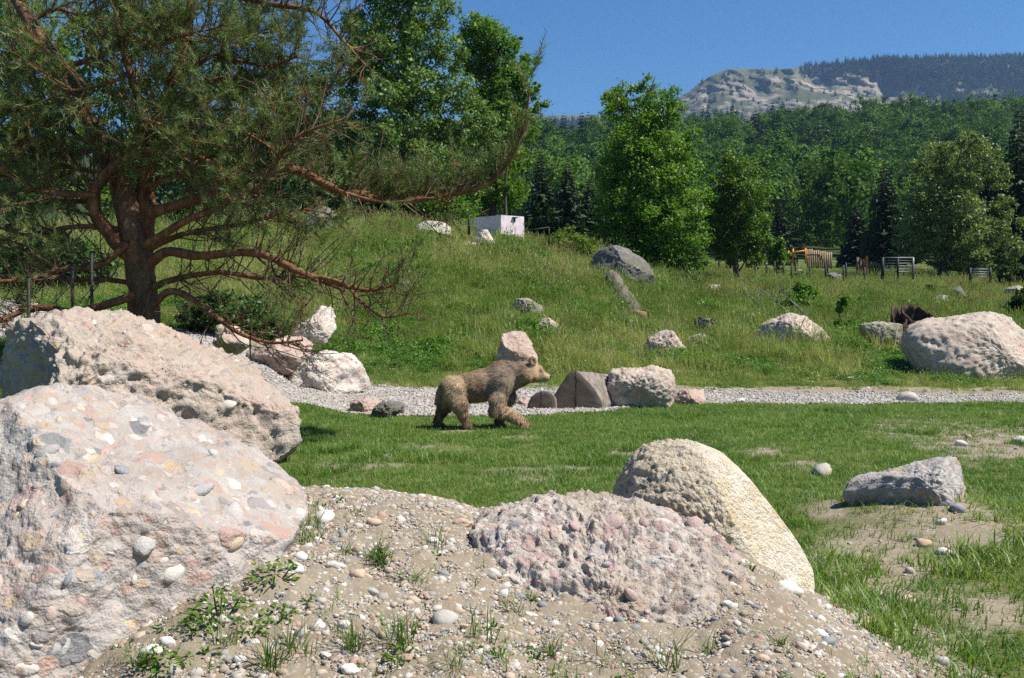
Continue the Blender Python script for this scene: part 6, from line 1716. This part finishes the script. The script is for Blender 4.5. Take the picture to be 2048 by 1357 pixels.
def mountain(name, label, sil, base_py, Y0, Y1, px0, px1, relief, seed, strata=True):
    pxs = np.arange(px0, px1 + 1, 4.0); ts = np.concatenate([np.linspace(0, 1, 130), 1 + np.linspace(0.02, 0.5, 12)])
    PX, T = np.meshgrid(pxs, ts)
    crest = interp(sil, PX) + 1.6 * n2(PX, PX * 0, 0.05, seed, 4)
    tt = np.minimum(T, 1)
    py = base_py + (crest - base_py) * tt
    prof = np.interp(tt, [0, 0.25, 0.5, 0.62, 0.8, 0.9, 1.0], [0, 0.30, 0.58, 0.68, 0.82, 0.87, 0.93]) if strata else tt
    Yv = Y0 + (Y1 - Y0) * prof
    q = np.stack([PX * 0.012, T * 3.2, PX * 0], -1)
    d = fbm(q, seed, 6, 0.58)
    d2 = np.abs(fbm(q * np.array([1.5, 0.5, 1]) + 5, seed + 4, 4))
    Yv = Yv + relief * (d * 1.2 + 0.9 * d2 + 0.5 * fbm(q * 5.0, seed + 2, 5)) * np.clip(np.minimum(tt * 4, 1), 0, 1)
    if strata:
        lay = (py + 0.32 * (PX - 1400) * -1.0) / 15.0 + 0.5 * fbm(q * 1.3, seed + 9, 3)
        fr = lay - np.floor(lay)
        Yv = Yv + relief * 0.16 * np.where(fr < 0.25, fr / 0.25, (1 - fr) / 0.75) * np.clip((1900 - PX) / 150, 0.25, 1)
        hol = 1.0 * ell(PX, py, 1770, 190, 62, 42) + 0.45 * ell(PX, py, 1640, 172, 26, 14) + 0.3 * ell(PX, py, 1520, 185, 20, 10)
        Yv = Yv + relief * 2.6 * hol
        Yv = Yv + relief * 1.6 * sstep(1590, 1612, PX) * (1 - sstep(1612, 1740, PX)) * sstep(200, 140, py)
    X = (PX - CX) / FPX * Yv / (cp + (CY - py) / FPX * sp)
    v = (CY - py) / FPX
    Z = EYE + Yv / (cp + v * sp) * (-sp + v * cp)
    back = np.maximum(T - 1, 0)
    Yb = Yv + back * 1500
    Zb = Z - back * 260
    i, j = np.meshgrid(np.arange(len(ts) - 1), np.arange(len(pxs) - 1), indexing='ij')
    m = len(pxs)
    qd = np.stack([i * m + j, i * m + j + 1, (i + 1) * m + j + 1, (i + 1) * m + j], -1).reshape(-1, 4)
    V = np.stack([X, Yb, Zb], -1)
    return PX, py, T, V, qd
SIL = [(900, 320), (1300, 262), (1345, 212), (1362, 192), (1380, 182), (1400, 165), (1425, 150), (1456, 138), (1520, 138), (1590, 137), (1615, 134), (1700, 126), (1760, 120), (1900, 117), (2048, 116), (2500, 112)]
PXm, pym, Tm, Vm, qm = mountain('mountain', '', SIL, 330, 1150, 2250, 1200, 2500, 60, 70)
edge = interp([(1200, 0), (1585, 60), (1600, 150), (1650, 160), (1700, 150), (1760, 152), (1820, 172), (1880, 205), (1930, 260), (2500, 330)], PXm)
wood = sstep(-6, 8, edge - pym + 10 * n2(PXm, pym, 0.04, 72, 3)) * (PXm > 1585)
wood = np.maximum(wood, sstep(1900, 1960, PXm) * 0.9)
wood = wood * (0.75 + 0.6 * n2(PXm, pym, 0.05, 73, 4))
wood = np.clip(np.maximum(wood, 0.6 * sstep(222, 240, pym)), 0, 1)
wood = wood * (1 - 0.9 * ell(PXm, pym, 1970, 186, 45, 9))
gras = ell(PXm, pym, 1700, 135, 75, 9) * 0.9 + 0.9 * sstep(6, 1, pym - interp(SIL, PXm)) * (PXm < 1600)
mt = link('mountain', mesh_of('mountain', Vm.reshape(-1, 3), None, qm, [M['mountain']], {'wood': (wood * (1 - np.clip(gras, 0, 1))).ravel(), 'grass': np.clip(gras, 0, 1).ravel()}, True))
tag(mt, 'rocky flat topped mountain with wooded right shoulder', kind='structure')
SIL2 = [(300, 250), (900, 238), (1100, 231), (1215, 230), (1300, 233), (1400, 240), (1700, 280)]
PXr, pyr, Tr, Vr, qr = mountain('ridge', '', SIL2, 330, 1500, 2600, 300, 1700, 40, 90, False)
woodr = sstep(241, 247, pyr + 3 * n2(PXr, pyr, 0.06, 75, 3))
rg = link('far_ridge', mesh_of('far_ridge', Vr.reshape(-1, 3), None, qr, [M['mountain']], {'wood': woodr.ravel(), 'grass': (1 - woodr).ravel()}, True))
tag(rg, 'distant pale grassy ridge left of the mountain', kind='structure')
# conifers on the mountain and the ridge
FT = [spruce_mesh('far_conifer_%d' % k, 340 + k, 6, 6, M['leaf_far'], 1, 1, 0.2 + 0.04 * k, size=0.9) for k in range(3)]
def plant(PX, py, T, V, w, n, seed, h0, h1, lo, hi):
    r2 = np.random.default_rng(seed)
    ww = (w * (PX > lo) * (PX < hi) * (T <= 1.04)).ravel()
    k = r2.choice(len(ww), n, True, ww / ww.sum())
    p = V.reshape(-1, 3)[k] + r2.normal(0, 1.5, (n, 3)) * [1, 1, 0]
    p[:, 2] -= 2.0
    return p, r2.uniform(h0, h1, n)
p1, s1 = plant(PXm, pym, Tm, Vm, np.where(PXm > 1585, wood, wood * 0.4) ** 2 + 0.012, 9000, 5, 9, 19, 1340, 2120)
p2, s2 = plant(PXr, pyr, Tr, Vr, woodr, 3500, 6, 14, 24, 1060, 1420)
rimx = np.array([1607, 1622, 1634, 1652, 1664, 1678, 1690, 1692, 1699, 1704, 1712, 1718, 1730, 1746, 1752, 1757, 1762, 1768, 1774, 1780])
row = Vm[129 - 2]
p3 = np.array([row[int(np.argmin(np.abs(PXm[0] - a)))] for a in np.repeat(rimx, 2)]) + rng.normal(0, 3, (2 * len(rimx), 3)) * [1, 1, 0]
p4 = np.array([row[k] for k in range(row.shape[0]) if 1765 < PXm[0, k] < 2120 for _ in range(1) if n2(PXm[0, k], 0.0, 0.05, 77, 3) > rng.uniform(-0.5, 0.25)])
p4 = p4 + rng.normal(0, 3, p4.shape) * [1, 1, 0]
pp = np.vstack([p1, p2, p3 - [0, 0, 2], p4 - [0, 0, 4]]); hh = np.concatenate([s1, s2, rng.uniform(12, 24, len(p3)), rng.uniform(7, 22, len(p4))])
scatter('far_conifers', pp, eul_z(len(pp), rng, 0.03), hh, rng.integers(0, 3, len(pp)), rng.random(len(pp)), FT, 'far conifers clothing the mountain shoulder and the ridge')

# ------------------------------------------------------------------ the air
t = NT('summer haze')
vol = t.n('VolumePrincipled')
vol.inputs['Color'].default_value = (0.36, 0.60, 1.0, 1)
vol.inputs['Density'].default_value = 0.00010
vol.inputs['Anisotropy'].default_value = 0.2
t.t.links.new(vol.outputs[0], t.out.inputs['Volume'])
hz = MB().box((600, 1600, 350), (2600, 1750, 360)).build('haze', t.m)
hz.scale = (1, 1, 1)
tag(hz, 'thin blue summer haze', kind='stuff')
